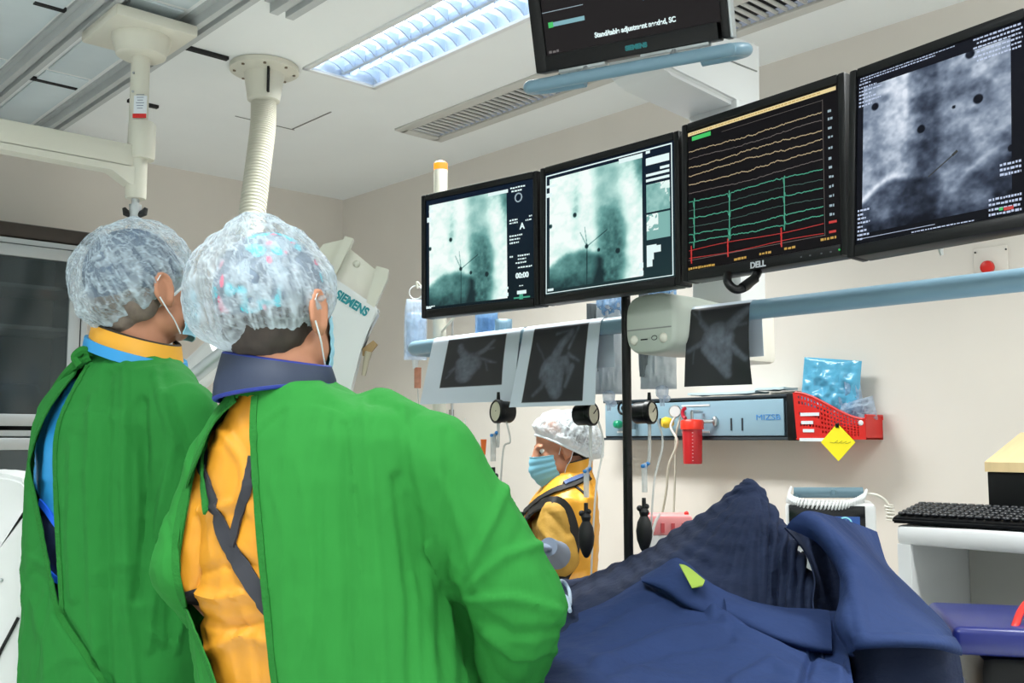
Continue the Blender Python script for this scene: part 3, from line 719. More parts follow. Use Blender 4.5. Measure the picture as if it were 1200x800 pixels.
# control box: rounded face towards the room
b = B(); y0, y1 = 1.395, 1.54; za, zb_ = 1.545, 1.685
prof = []
for k in range(33):
    a = 2*math.pi*k/33; ca, sa = math.cos(a), math.sin(a)
    prof.append(((y0+y1)/2+(y1-y0)/2*math.copysign(abs(ca)**.55, ca), (za+zb_)/2+(zb_-za)/2*math.copysign(abs(sa)**.62, sa)))
cyc, czc = (y0+y1)/2, (za+zb_)/2
b.rings([[(x, cyc+(y-cyc)*s, czc+(z-czc)*s) for y, z in prof] for x, s in ((1.765, .90), (1.768, .95), (1.776, .99), (1.79, 1.), (1.90, 1.), (1.99, .93))])
part('control_box', b, M_greyg, t, angle=50)
b = B(); b.box((1.7665, cyc, czc-.012), (.004, y1-y0-.015, .003)); part('box_seam', b, _mats['seam_grey'], t)
for y in (1.512, 1.425): part('knob', B().sph((1.765, y, czc-.036), (.008, .011, .012), 14, 10), M_cream, t)
b = B(); b.box((1.7655, 1.482, czc-.036), (.003, .02, .003)); b.tube([(1.765, 1.452+.008*math.cos(a), czc-.034+.005*math.sin(a)) for a in [k*math.pi/5 for k in range(10)]], .001, 5, closed=True); part('box_mark', b, M_black, t)
p = W(868, 318, 1.92); b = B(); b.tube(spline([W(853, 322, 1.96), W(853, 331, 1.93), W(862, 339, 1.92), W(874, 336, 1.92), W(884, 326, 1.94), W(888, 319, 1.97)], 6), .0085, 10); b.tube([W(870, 337, 1.915), W(885, 326, 1.93)], .010, 10)
tag(part('cable_loop', b, M_black), 'black cable loop hanging under the third monitor', 'cable')
# ------------------------------------------------------------------ blue hand rail
RX, RZ = 1.85, 1.632
ya = onX(487, 405, RX).y; b = B()
b.tube(spline([(RX+.10, ya+.05, RZ), (RX+.05, ya+.045, RZ), (RX+.012, ya+.02, RZ), (RX, ya-.03, RZ), (RX, ya-.2, RZ)], 6)+[(RX, 1.55, RZ)], .0215, 24)
b.tube([(RX, 1.385, RZ), (RX, -.35, RZ)], .0215, 24)
tag(part('hand_rail', b, M_bluerail), 'blue grey horizontal rail running under the row of monitors', 'rail')
# ------------------------------------------------------------------ prints draped over the rail
M_print = mat('printed_sheet', (200, 200, 200), .45, attr=True)
def heart(kind):
    def f(u, v):
        if kind == 0:
            L = [([(.42, .45), (.38, .22)], .24, .13), ([(.40, .55), (.26, .74), (.24, .85)], .10, .05), ([(.5, .6), (.68, .72), (.80, .88)], .07, .035), ([(.68, .72), (.82, .74)], .03, .02), ([(.3, .5), (.12, .32)], .05, .03), ([(.22, .42), (.08, .2)], .03, .02), ([(.55, .5), (.62, .36)], .04, .02), ([(.58, .56), (.78, .48), (.88, .44)], .04, .018), ([(.70, .5), (.76, .3)], .025, .015)]
        elif kind == 1:
            L = [([(.46, .40), (.55, .14)], .24, .10), ([(.42, .5), (.55, .75), (.72, .9)], .10, .05), ([(.7, .7), (.82, .95)], .035, .03), ([(.38, .45), (.3, .2), (.18, .1)], .05, .03), ([(.5, .5), (.66, .55), (.72, .4)], .09, .05), ([(.78, .45), (.70, .2)], .06, .03), ([(.30, .55), (.10, .80)], .018, .015), ([(.7, .62), (.9, .52)], .04, .02), ([(.45, .9), (.7, .93)], .03, .02)]
        else:
            L = [([(.52, .52), (.64, .16)], .28, .07), ([(.45, .6), (.22, .82), (.18, .95)], .06, .025), ([(.22, .82), (.08, .95)], .03, .018), ([(.6, .65), (.85, .84), (.98, .92)], .10, .05), ([(.3, .55), (.05, .45)], .05, .035), ([(.15, .5), (.14, .3)], .02, .014), ([(.7, .5), (.93, .32)], .07, .04), ([(.72, .72), (.95, .74)], .03, .02)]
        n = fbm2(u, v, 9, 9, kind+2, 4)-.5; e = fbm2(u, v, 24, 24, kind+40, 2)-.5; d = np.full_like(u, 9.)
        for pts, r0, r1 in L: d = np.minimum(d, tube_d(u+.03*n, v+.03*n, pts, r0*1.0, r1*1.15))
        x = ss(.012, -.03, d)*(66+60*n+55*e+60*ss(0, -.1, d)*.5)
        return np.stack([30+x*.60, 31+x*.66, 36+x*.72], 1)
    return f
def sheet(label, pa, pb, ybot, skew, img, fn, curl):
    ya_ = onX(pa, 400, RX-.024).y; yb_ = onX(pb, 400, RX-.024).y; d_ = (RX-.024)*CF.x+(ya_+yb_)/2*CF.y
    zb_ = EYE+(515-ybot)/FPX*d_
    rad = .0232; nv = 120; nu = 110
    prof = [(RX+rad+.004, RZ-.10), (RX+rad+.001, RZ-.03)]+[(RX+rad*math.cos(a), RZ+rad*math.sin(a)) for a in np.linspace(0, math.pi, 9)]
    L = RZ-zb_
    prof += [(RX-rad-.006*math.sin(q*math.pi)-curl*q*q, RZ-L*q) for q in np.linspace(.08, 1, 14)]
    P = np.array(prof); s = np.concatenate([[0], np.cumsum(np.linalg.norm(np.diff(P, axis=0), axis=1))]); sv = np.linspace(0, s[-1], nv)
    X = np.interp(sv, s, P[:, 0]); Zz = np.interp(sv, s, P[:, 1]); s0 = s[5]    # crown of the rail
    q = np.clip((sv-s0)/(s[-1]-s0), 0, 1)
    u, j = np.meshgrid(np.linspace(0, 1, nu), np.arange(nv), indexing='ij'); u = u.ravel(); j = j.ravel()
    Y = ya_+(yb_-ya_)*u+skew*q[j]*(1-.4*u); XX = X[j]-.012*q[j]**2*np.cos(u*3.1)*1.0
    V = np.stack([XX, Y, Zz[j]], 1)
    vv = 1-q[j]; col = np.tile(np.array([206., 217., 228.]), (len(u), 1))
    u0, u1, v0, v1 = img; ins = (u > u0) & (u < u1) & (vv > v0) & (vv < v1) & (sv[j] > s0)
    col[ins] = fn((u[ins]-u0)/(u1-u0), (vv[ins]-v0)/(v1-v0))
    Fq = grid_faces(nu, nv); V2, F2 = thick(V, Fq, .0006)
    o = mesh_part('printed_sheet', V2, F2, M_print, None, col=lin(np.vstack([col, col])), angle=80)
    return tag(o, label, 'print', 'heart scan prints over the rail')
sheet('white print of a heart scan draped over the rail, leftmost of the three', 508, 610, 472, .03, (.20, .86, .20, .84), heart(0), .015)
sheet('white print of an upright heart scan draped over the rail, middle of the three', 614, 704, 476, .025, (.15, .86, .04, .86), heart(1), .02)
sheet('nearly black print of a heart scan draped over the rail, right of the control box', 808, 879, 452, .005, (-.01, 1.01, -.01, .86), heart(2), .004)
# ------------------------------------------------------------------ drip stands
def stand(name, label, base, r, ztop, m, feet=5, hooks=(), mfoot=None):
    t = thing(name, label, 'drip stand', (base.x, base.y, 0))
    x, y = base.x, base.y
    part('pole', B().cyl((x, y, .09), (x, y, ztop), r, seg=20), m, t)
    b = B()
    for k in range(feet):
        a = 2*math.pi*k/feet+.4; b.tube([(x, y, .10), (x+.12*math.cos(a), y+.12*math.sin(a), .09), (x+.27*math.cos(a), y+.27*math.sin(a), .07)], [.02, .016, .012], 10)
    b.cyl((x, y, .06), (x, y, .16), .03); part('foot', b, mfoot or M_steel, t)
    for k in range(feet):
        a = 2*math.pi*k/feet+.4; c = Vector((x+.27*math.cos(a), y+.27*math.sin(a), .033)); tt = Vector((-math.sin(a), math.cos(a), 0))
        part('castor', B().cyl(c-tt*.012, c+tt*.012, .033, seg=16), M_blackm, t)
    for h in hooks:
        h = Vector(h); p = Vector((x, y, ztop-.02)); part('hook', B().tube(spline([p, p.lerp(h, .5)+UP*.05, h+UP*.045, h+UP*.01, h+Vector((.012, 0, -.012))], 5), .004, 8), M_steel, t)
    return t
pb = W(735, 500, 2.40)
bagA = W(708, 352, 2.75); bagB = W(770, 352, 2.62)
stand('drip_stand', 'black pole standing behind the blue draped table', pb, .0112, 1.97, M_black, hooks=(bagA+UP*.08, bagB+UP*.05), mfoot=M_black)
pw = W(515, 400, 3.22)
bagL = W(489, 345, 3.2); bagM = W(574, 355, 2.85)
t = stand('beacon_stand', 'pale pole with a glowing orange lamp on top, behind the leftmost monitor', pw, .0226, EYE+(515-194)/FPX*3.22, M_cream, hooks=())
zt_ = EYE+(515-194)/FPX*3.22
part('lamp_cap', B().lathe([(.0227, 0), (.0232, .002), (.0232, .022), (.017, .028), (.0, .029)], (pw.x, pw.y, zt_), seg=24), emit_mat('orange_lamp', (255, 150, 20), 1.6), t, label='glowing orange cap')
part('lamp_nub', B().sph((pw.x, pw.y, zt_+.028), (.009, .009, .006), 12, 8), mat('orange_nub', (220, 70, 20), .5), t)
for h in (bagL, bagM):
    p = Vector((pw.x, pw.y, EYE+.34)); h2 = h+UP*.02
    part('hook_arm', B().tube(spline([p, p.lerp(h2, .6)+UP*.03, h2+UP*.02, h2], 6), .004, 8), M_cream, t)
p = W(530, 400, 3.24); part('thin_rod', B().cyl((p.x, p.y, 1.2), (p.x, p.y, zt_-.3), .004, seg=8), M_steel, t)
part('rod_clamp', B().box(((p.x+pw.x)/2, (p.y+pw.y)/2, 1.62), ((.06), .03, .03), .008, rot=Matrix.Rotation(-PSI, 4, 'Z')), M_cream, t)
# ------------------------------------------------------------------ hanging bags
def pillow(M, w, h, d, nu=28, nv=36, wr=.004, seed=0, pinch=.0):
    """a filled bag, closed: two faces, thickness falling to sealed edges"""
    u, v = np.meshgrid(np.linspace(-1, 1, nu), np.linspace(-1, 1, nv), indexing='ij'); u = u.ravel(); v = v.ravel()
    prof = np.clip(1-np.abs(u)**2.6, 0, 1)**.6*np.clip(1-np.abs(v)**4, 0, 1)**.6*(.75-.25*v)
    A = np.array(M); out = []
    for sgn in (1, -1):
        n = (ridge(np.stack([u*3.2+seed, v*1.7, np.full_like(u, sgn*2.)], 1), seed)-.5)*wr*2+(ridge(np.stack([u*7, v*5+seed, np.full_like(u, sgn)], 1), seed+3)-.5)*wr
        P = np.stack([u*w/2*(1-pinch*np.clip(v, 0, 1)**3), v*h/2, sgn*(d/2*prof+n*prof)], 1); out.append(P@A[:3, :3].T+A[:3, 3])
    Fq = grid_faces(nu, nv); n = nu*nv; F = list(Fq)+[tuple(i+n for i in f[::-1]) for f in Fq]
    return np.vstack(out), F
VF = frame((0, 0, 0), CR, UP)
def camframe(p, yaw=0.): return Matrix.Translation(p) @ Matrix.Rotation(yaw, 4, 'Z') @ VF
def drop(b, a, c, sag=.0, r=.0025, n=8): b.tube(spline([a, a.lerp(c, .5)+UP*-sag, c], n), r, 8)
# left clear bag
k = 3.2/FPX; c = W(487, 386, 3.2)
t = thing('drip_bag', 'clear drip bag hanging at the left end of the blue rail', 'drip bag', c-UP*35*k, group='hanging bags')
V, F_ = pillow(camframe(c, .25), 27*k, 72*k, 18*k, wr=.003, seed=3, pinch=.2); mesh_part('bag', V, F_, M_clear, t)
V, F_ = pillow(camframe(c-UP*6*k, .25), 22*k, 52*k, 13*k, wr=.002, seed=5); mesh_part('fluid', V, F_, mat('pale_blue_fluid', (186, 208, 232), .2, alpha=.75), t)
part('hanger_ring', B().tube([c+UP*(44+8*math.sin(a))*k+CR*8*k*math.cos(a) for a in [q*math.pi/8 for q in range(16)]], .0022, 6, closed=True), M_white, t)
b = B(); z = c-UP*36*k; b.cyl(z, z-UP*10*k, 4*k, 3*k, 12); part('port', b, M_white, t)
b = B(); z = c-UP*45*k+CR*3*k; b.cyl(z, z-UP*24*k, 4.2*k, 4*k, 14); part('drip_chamber', b, film_mat('amber_chamber', (206, 150, 124), .6, .9, 20), t)
b = B(); drop(b, z-UP*24*k, W(497, 560, 3.2), 0, .0018); part('drip_line', b, M_tube, t)
# pale blue bags behind the first print
k = 2.85/FPX; c = W(574, 405, 2.87)
t = thing('drip_bag', 'pale blue drip bag above the leftmost heart print', 'drip bag', c-UP*40*k, group='hanging bags')
V, F_ = pillow(camframe(c+CR*-4*k), 27*k, 84*k, 20*k, wr=.004, seed=8); mesh_part('bag', V, F_, M_clearb, t)
V, F_ = pillow(camframe(c+CR*-4*k-UP*3*k), 22*k, 74*k, 15*k, wr=.004, seed=9); mesh_part('fluid', V, F_, mat('blue_fluid', (150, 190, 235), .25), t)
c2 = W(590, 420, 2.80)
t = thing('pressure_sleeve', 'pale blue rounded pressure sleeve beside the pale blue drip bag', 'pressure bag', c2-UP*50*k, group='hanging bags')
V, F_ = pillow(camframe(c2), 20*k, 92*k, 22*k, wr=.003, seed=4); mesh_part('sleeve', V, F_, mat('sleeve_blue', (150, 188, 212), .4), t)
# grey pressure bags
M_pbag = mat('silver_grey_fabric', (206, 214, 220), .42, var=.06, vscale=30, bump=.2, bscale=60)
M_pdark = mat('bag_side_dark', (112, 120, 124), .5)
def pressure(label, c, d, wpx, hpx, seed):
    k = d/FPX; t = thing('pressure_bag', label, 'pressure bag', c-UP*hpx/2*k, group='hanging bags')
    V, F_ = pillow(camframe(c, -.15), wpx*k, hpx*k, wpx*.55*k, wr=.010, seed=seed, pinch=.1); mesh_part('sleeve', V, F_, M_pbag, t)
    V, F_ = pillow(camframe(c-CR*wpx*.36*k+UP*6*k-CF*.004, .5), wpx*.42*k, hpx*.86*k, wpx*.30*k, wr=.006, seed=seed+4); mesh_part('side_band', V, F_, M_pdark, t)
    b = B(); z = c-UP*hpx*.48*k+CR*4*k
    b.lathe([(.0, -.05), (.006, -.05), (.008, -.03), (.016, -.022), (.018, 0), (.012, .01)], z, seg=14); b.sph(z-UP*.03+CR*.012, .010, 10, 8)
    part('bag_port', b, M_clear, t)
    V, F_ = pillow(camframe(c+UP*hpx*.46*k+CR*6*k), wpx*.8*k, 26*k, 10*k, wr=.008, seed=seed+9); mesh_part('top_fold', V, F_, M_clearb, t)
    return t
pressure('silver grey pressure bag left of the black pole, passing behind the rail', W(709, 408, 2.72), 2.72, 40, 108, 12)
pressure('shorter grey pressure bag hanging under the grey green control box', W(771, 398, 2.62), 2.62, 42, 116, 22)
# ------------------------------------------------------------------ gauges with squeeze bulbs
M_dial = mat('gauge_dial', (210, 205, 180), .3)
def gauge(label, px, py, d, bulb, face, bend=0.):
    k = d/FPX; c = W(px, py, d); t = thing('pressure_gauge', label, 'gauge', c, group='pressure gauges with bulbs')
    ax = (CR*face-CF*.55+UP*.05).normalized(); rr = 14*k
    part('gauge_body', B().lathe([(.0, -.042), (rr*.78, -.042), (rr*.9, -.036), (rr*.9, -.006), (rr, -.004), (rr, .008), (rr*.9, .011), (rr*.84, .011), (rr*.82, .007), (.0, .007)], c, ax, 32), M_black, t)
    part('dial', B().lathe([(.0, .0074), (rr*.8, .0074), (rr*.8, .0085), (.0, .0085)], c, ax, 28), M_dial, t)
    q = ax.orthogonal().normalized(); part('needle', B().tube([c+ax*.0092, c+ax*.0092+(UP*.6+CR*.4).normalized()*rr*.6], .0012, 5), M_black, t)
    part('nozzle', B().cyl(c+UP*rr*.7, c+UP*(rr+.02), .006, .004, 10), M_black, t)
    if bulb:
        bx, by = bulb; e = W(bx, by, d)            # centre of the bulb
        part('upper_tube', B().tube(spline([c-UP*rr*.9, c.lerp(e, .4)+CR*.004, W(bx, by-78, d)], 8), .0042, 10), M_tube, t)
        b = B(); z = W(bx, by-78, d); b.cyl(z, z-UP*32*k, 3.4*k, 3.2*k, 12); part('clear_sleeve', b, M_tube, t)
        b = B(); b.box(z-UP*2*k, (.018, .012, .010), .004); b.sph(z+UP*1*k+CR*.009, .0055, 10, 8); part('blue_clip', b, mat('blue_clip', (60, 140, 210), .4), t)
        b = B(); b.lathe([(.0, 26*k), (4*k, 26*k), (6*k, 22*k), (4.5*k, 17*k), (8*k, 10*k), (9.6*k, 0), (8.6*k, -10*k), (5*k, -20*k), (2.5*k, -24*k), (.0, -25*k)], e, (0, 0, 1), 24)
        b.sph(e+UP*26*k-CR*5*k, 3.6*k, 10, 8); b.sph(e+UP*28*k+CR*3*k, 3.2*k, 10, 8); b.cyl(e+UP*20*k, e+UP*38*k, 2.8*k, 2.4*k, 10)
        part('squeeze_bulb', b, M_blackm, t)
        b = B(); s0 = c+CR*.02-UP*rr*.6; b.tube(spline([s0, s0-UP*.06+CR*.012, W(bx+12, by-60, d), W(bx+8, by-5, d+.03), W(bx+6, by+45, d+.05), W(bx+4, by+130, d+.05)], 8), .0026, 8); part('air_line', b, M_tube, t)
    return t
gauge('black round gauge with bulb hanging left of the black pole', 692, 485, 2.55, (687, 628), .8)
gauge('black round gauge with bulb hanging right of the black pole', 761, 483, 2.5, (755, 622), .8)
gauge('black gauge hanging under the leftmost heart print, its bulb behind the green gown', 584, 482, 2.7, (578, 586), -.9)
# orange tag and drip line by it
p = W(566, 524, 2.75); tag(part('orange_clamp', B(camframe(p, .2)).prism([(-.007, .022, 0), (.009, .022, 0), (.006, -.02, 0), (-.004, -.02, 0)], (0, 0, .006)), mat('orange_plastic', (255, 120, 40), .4)), 'small orange clip on the thin line left of the nurse', 'clip')
b = B(); b.tube(spline([W(545, 490, 2.75), W(549, 540, 2.75), W(556, 620, 2.75), W(566, 520, 2.75)], 6)[:17], .0016, 6); tag(part('thin_line', b, M_tube), 'thin clear line left of the nurse beside the orange clip', 'tubing')
# ------------------------------------------------------------------ supply panel on the right wall
x0 = XR-.10; ya = onX(709, 490, x0).y; yb = onX(934, 490, x0).y; za = onX(820, 515, x0).z; zb_ = onX(820, 466, x0).z
M_panel = mat('panel_blue', (150, 182, 200), .35, metal=.15, var=.02); M_trimd = mat('panel_trim', (44, 54, 62), .45)
t = thing('supply_panel', 'long blue gas and power panel mounted on the right wall', 'wall panel', (XR-.05, (ya+yb)/2, za))
ym = (ya+yb)/2; L = ya-yb; hz = zb_-za
part('body', B().box((XR-.05, ym, (za+zb_)/2), (.096, L, hz), .004), M_trimd, t)
part('front_plate', B().box((x0-.003, ym+.02, (za+zb_)/2), (.008, L-.055, hz-.028), .002), M_panel, t)
part('top_rail', B().box((x0-.004, ym, zb_-.003), (.014, L, .010), .002), M_trimd, t)
part('bottom_rail', B().box((x0-.004, ym, za+.003), (.014, L, .010), .002), M_trimd, t)
part('end_cap', B().box((x0-.006, yb+.012, (za+zb_)/2), (.02, .036, hz+.006), .003), M_black, t)
def onp(px, py, off=.008): return onX(px, py, x0-off)
b = B()
for px in (762, 774, 857, 870): p = onp(px, 497); b.box(p, (.004, .006, .045))
part('socket_slot', b, M_trimd, t)
part('label_strip', B().box(onp(815, 475), (.003, .13, .006)), M_white, t); part('label_strip', B().box(onp(815, 506), (.003, .13, .008)), M_white, t)
b = B(); b.box(onp(730, 506), (.003, .06, .008)); part('label_strip', b, M_white, t)
text('panel_logo', 'MIZSB', mat('logo_blue', (70, 140, 205), .5), frame(onp(900, 489, .0085), (0, -1, 0), UP), .028, t, xs=1.35)
p = onp(725, 497, .02); b = B().lathe([(.0, 0), (.014, 0), (.017, .01), (.015, .028), (.008, .034), (.0, .034)], p+Vector((.01, 0, 0)), (-1, 0, 0), 20); part('green_knob', b, mat('green_plastic', (20, 150, 110), .35), t)
p = onp(730, 478, .03); b = B().tube([p+Vector((0, .024*math.cos(a), .024*math.sin(a))) for a in [q*math.pi/10 for q in range(20)]], .005, 8, closed=True); b.cyl(p, p+Vector((.03, 0, 0)), .01, seg=12); part('flow_wheel', b, M_black, t)
p = onp(742, 494, .03); part('flow_meter', B().cyl(p-UP*.03, p+UP*.03, .011, seg=14), mat('meter_grey', (90, 110, 120), .3), t)
# suction regulator and jar
j = onp(811, 495, .075)
t = thing('suction_jar', 'red suction jar with graduations hooked on the blue panel', 'jar', j-UP*.12)
kk = (j.x*CF.x+j.y*CF.y)/FPX
def jz(y): return EYE+(515-y)*kk
part('jar_body', B().lathe([(.0, jz(543)), (10.5*kk, jz(543)), (11*kk, jz(541)), (11.8*kk, jz(502)), (11.8*kk, jz(500)), (.0, jz(500))], (j.x, j.y, 0), seg=28), mat('red_clear_plastic', (205, 40, 48), .15, alpha=.88), t)
part('lid', B().lathe([(.0, jz(503)), (13.5*kk, jz(503)), (13.5*kk, jz(494)), (12*kk, jz(492)), (.0, jz(491))], (j.x, j.y, 0), seg=28), mat('red_orange_lid', (235, 50, 30), .35), t)
b = B()
for i in range(9): b.box((j.x-11.6*kk*.77, j.y-11.6*kk*.64+.002, jz(507+4*i)), (.003, .012 if i % 2 else .018, .0022), rot=Matrix.Rotation(-.7, 4, 'Z'))
part('graduation', b, mat('pale_pink_print', (235, 190, 195), .5), t)
b = B(); b.cyl(j+UP*.005+CR*.03, j+UP*.005+CR*.085, .007, seg=10); b.sph(j+UP*.005+CR*.085, (.012, .012, .02), 12, 8); part('side_valve', b, M_steel, t)
b = B(); a0 = Vector((j.x, j.y, jz(492))); b.cyl(a0, a0+UP*.03, .006, seg=10); b.tube([a0+UP*.03, a0+UP*.03+Vector((.06, .0, 0))], .006, 8); part('bracket', b, M_steel, t)
g = onp(791, 482, .06); t = thing('suction_regulator', 'small round white dial with yellow knob on the blue panel left of the red jar', 'gauge', g)
part('dial_case', B().lathe([(.0, -.02), (.022, -.02), (.024, 0), (.022, .004), (.0, .004)], g, (-.8, -.5, 0), 24), M_steel, t)
part('dial_face', B().lathe([(.0, .0042), (.02, .0042), (.02, .006), (.0, .006)], g, (-.8, -.5, 0), 24), M_white, t)
b = B(); p = onp(780, 495, .06); b.lathe([(.0, -.03), (.012, -.03), (.018, -.02), (.022, 0), (.016, .014), (.0, .018)], p, (-.7, .5, 0), 18); part('yellow_knob', b, mat('yellow_plastic', (240, 205, 50), .35), t)
p = onp(803, 484, .06); b = B().tube([p+Vector((0, .012*math.cos(a), .018*math.sin(a))) for a in np.linspace(-1.7, 1.7, 9)], .007, 8); part('red_elbow', b, mat('crimson_plastic', (190, 36, 60), .4), t)
b = B(); b.cyl(g, g+Vector((.06, 0, 0)), .01, seg=10); b.cyl(onp(780, 495, .06), onp(784, 494, 0), .008, seg=10); part('stem', b, M_steel, t)
b = B(); b.tube(spline([g-UP*.02, onp(786, 500, .08), onp(793, 514, .09), onp(792, 525, .09), onp(784, 545, .09), onp(780, 580, .07), onp(770, 640, .05), onp(768, 720, .04)], 8), .005, 8)
b.tube(spline([g-UP*.02+CR*.02, onp(792, 512, .06), onp(791, 560, .05), onp(788, 640, .05), onp(788, 720, .04)], 8), .004, 8)
tag(part('suction_tubing', b, mat('cream_tubing', (205, 200, 185), .4)), 'pale tubing hanging from the small dial down the wall', 'tubing')
# flat paper packs on the panel
for (px, w, dz, lb) in ((848, .30, 0, 'flat pale blue paper pack lying on the panel, the longer lower one'), (905, .12, .009, 'small white crumpled packet on the right end of the paper pack')):
    p = onX(px, 462, x0+.02); hh = .010
    nu, nv = 24, 12; u, v = np.meshgrid(np.linspace(-1, 1, nu), np.linspace(-1, 1, nv), indexing='ij'); u = u.ravel(); v = v.ravel()
    zz = zb_+.004+dz+hh+.006*(fbm(np.stack([u*3, v*2, u*0+px], 1), 3)-.5)
    V = np.stack([x0+.045+v*.045, p.y+u*w/2, zz], 1); V2, F2 = thick(V, grid_faces(nu, nv), .008)
    tag(mesh_part('paper_pack', V2, F2, mat('pack_paper', (205, 225, 232), .6)), lb, 'pack', 'packs on the wall panel')
# ------------------------------------------------------------------ red basket at the panel's end
y0 = yb-.006; y1 = onX(1018, 500, x0).y; w_ = y0-y1
t = thing('wire_basket', 'red perforated plastic basket fixed at the right end of the blue panel', 'basket', (XR-.06, (y0+y1)/2, za))
xf, xb_ = x0-.018, XR-.008
def top(s): return zb_+.005-(.085)*(s*s*(3-2*s))-.01*s    # falling curved rim
ns = 40; S_ = np.linspace(0, 1, ns)
def holed(x):
    b = B(); nu, nv = 44, 17; V = []
    for i in range(nu+1):
        s = i/nu; y = y0-w_*(s*.985+.015)
        for jx in range(nv+1): V.append((x, y+.012*(1-s)*(jx/nv), za+(top(s)-za)*jx/nv))
    fs = []
    for i in range(nu):
        for jx in range(nv):
            hole = (i % 2 == 1) and (jx % 2 == 1) and 2 < i < nu-3 and 1 < jx < nv-1
            if hole and i < 16 and jx in (3, 7, 11) : hole = False
            if not hole: fs.append((i*(nv+1)+jx, (i+1)*(nv+1)+jx, (i+1)*(nv+1)+jx+1, i*(nv+1)+jx+1))
    V = np.array(V); return thick(V, fs, .003)
V, Fq = holed(xf); mesh_part('front_panel', V, Fq, M_red, t, smooth=False)
V, Fq = holed(xb_); mesh_part('back_panel', V, Fq, M_red, t, smooth=False)
b = B(); b.box(((xf+xb_)/2, (y0+y1)/2, za+.003), (xb_-xf, w_, .004)); part('base', b, M_red, t)
b = B(); b.prism([(xf, y1, za), (xb_, y1, za), (xb_, y1, top(1)+.012), (xf, y1, top(1)+.012)], (0, .003, 0)); part('end_panel', b, M_red, t)
b = B(); b.tube([(xf, y0-w_*s, top(s)) for s in S_]+[(xf, y1, top(1)+.012), (xb_, y1, top(1)+.012)]+[(xb_, y0-w_*s, top(s)) for s in S_[::-1]], .004, 8); part('rim', b, M_red, t)
for px0, px1, y in ((938, 960, 485.5), (939, 953, 495), (941, 954, 504.5), (937, 966, 515)):
    a = onX(px0, y, xf-.003); c = onX(px1, y, xf-.003); part('white_label', B().box((xf-.003, (a.y+c.y)/2, a.z), (.002, a.y-c.y, .011)), M_paper, t)
p = onX(1015, 498, xf-.002); part('rivet', B().sph((xf-.002, y1+.016, top(1)-.012), (.003, .009, .009), 12, 8), M_white, t)
# contents
def crumple(name, label, c, w, h, d, m, seed, yaw=0., tilt=0., cat='bag', group=None, wr=.012):
    M = Matrix.Translation(c) @ Matrix.Rotation(yaw, 4, 'Z') @ VF @ Matrix.Rotation(tilt, 4, 'Z')
    V, F_ = pillow(M, w, h, d, 30, 30, wr, seed); return tag(mesh_part(name, V, F_, m), label, cat, group)
d_ = 3.55; crumple('blue_pack', 'bright blue plastic pack standing in the red basket', onX(973, 453, XR-.055), .21, .19, .035, mat('blue_film', (96, 178, 214), .2, var=.12, vscale=14, bump=.4, bscale=25), 3, -.78, -.12, 'pack', wr=.016)
crumple('clear_pack', 'clear plastic wrapping beside the blue pack in the red basket', onX(991, 470, XR-.05), .12, .17, .03, M_clear, 9, -.78, .1, 'wrapper', wr=.02)
crumple('clear_pack', 'low clear crumpled wrapper at the right end of the red basket', onX(1006, 482, XR-.055), .12, .08, .05, M_clear, 14, -.78, .2, 'wrapper', wr=.02)
p = onX(982, 518, xf-.008); M_ = frame((xf-.008, p.y, p.z), (0, -1, 0), UP) @ Matrix.Rotation(math.radians(45), 4, 'Z')
t = thing('sticky_note', 'yellow square note hung by its corner on the red basket', 'note', (xf-.008, p.y, p.z-.075))
part('paper', B(M_).box((0, 0, 0), (.088, .088, .0015)), mat('yellow_note', (248, 232, 30), .7), t)
b = B(M_)
for k in range(4): b.tube([(-.02+.012*k, .02-.014*k, .0012), (-.012+.012*k, .008-.012*k, .0012), (.004+.01*k, .004-.012*k, .0012)], .0008, 5)
part('scribble', b, mat('pencil_mark', (150, 140, 40), .7), t)
part('clip', B(frame((xf-.009, p.y, p.z+.055), (0, -1, 0), UP)).box((0, 0, 0), (.012, .014, .008), .002), M_black, t)
# ------------------------------------------------------------------ push button on the wall
p = onX(1160, 308, XR); t = thing('push_button', 'red emergency push button on a pale wall plate', 'button', (XR, p.y, p.z-.06))
pa, pb_ = onX(1142, 308, XR), onX(1182, 308, XR); zz0, zz1 = onX(1160, 328, XR).z, onX(1160, 290, XR).z
part('plate', B().box((XR-.004, (pa.y+pb_.y)/2, (zz0+zz1)/2), (.008, pa.y-pb_.y, zz1-zz0), .003), M_wall, t)
p = onX(1157, 313, XR-.03); part('button', B().lathe([(.0, 0), (.019, 0), (.021, .006), (.019, .016), (.012, .019), (.0, .02)], (XR-.022, p.y, p.z), (-1, 0, 0), 24), M_red, t)
part('collar', B().cyl((XR-.008, p.y, p.z), (XR-.024, p.y, p.z), .014), M_black, t)
b = B()
for px, py in ((1143, 296), (1179, 292)): q = onX(px, py, XR-.009); b.cyl(q, q-Vector((.003, 0, 0)), .003, seg=8)
part('screw', b, M_dark, t)
# ------------------------------------------------------------------ patient monitor on its trolley
dm = 2.98; c = W(974, 640, dm); X0 = c.x; yl, yr = W(920, 640, dm).y, W(1030, 640, dm).y
k = dm/FPX
t = thing('patient_monitor', 'white bedside monitor with dark screen, behind the blue drape', 'monitor', Vector((c.x, c.y, EYE-.175*dm+.03)))
MM = Matrix.Translation(c) @ Matrix.Rotation(-PSI+math.radians(-16), 4, 'Z')
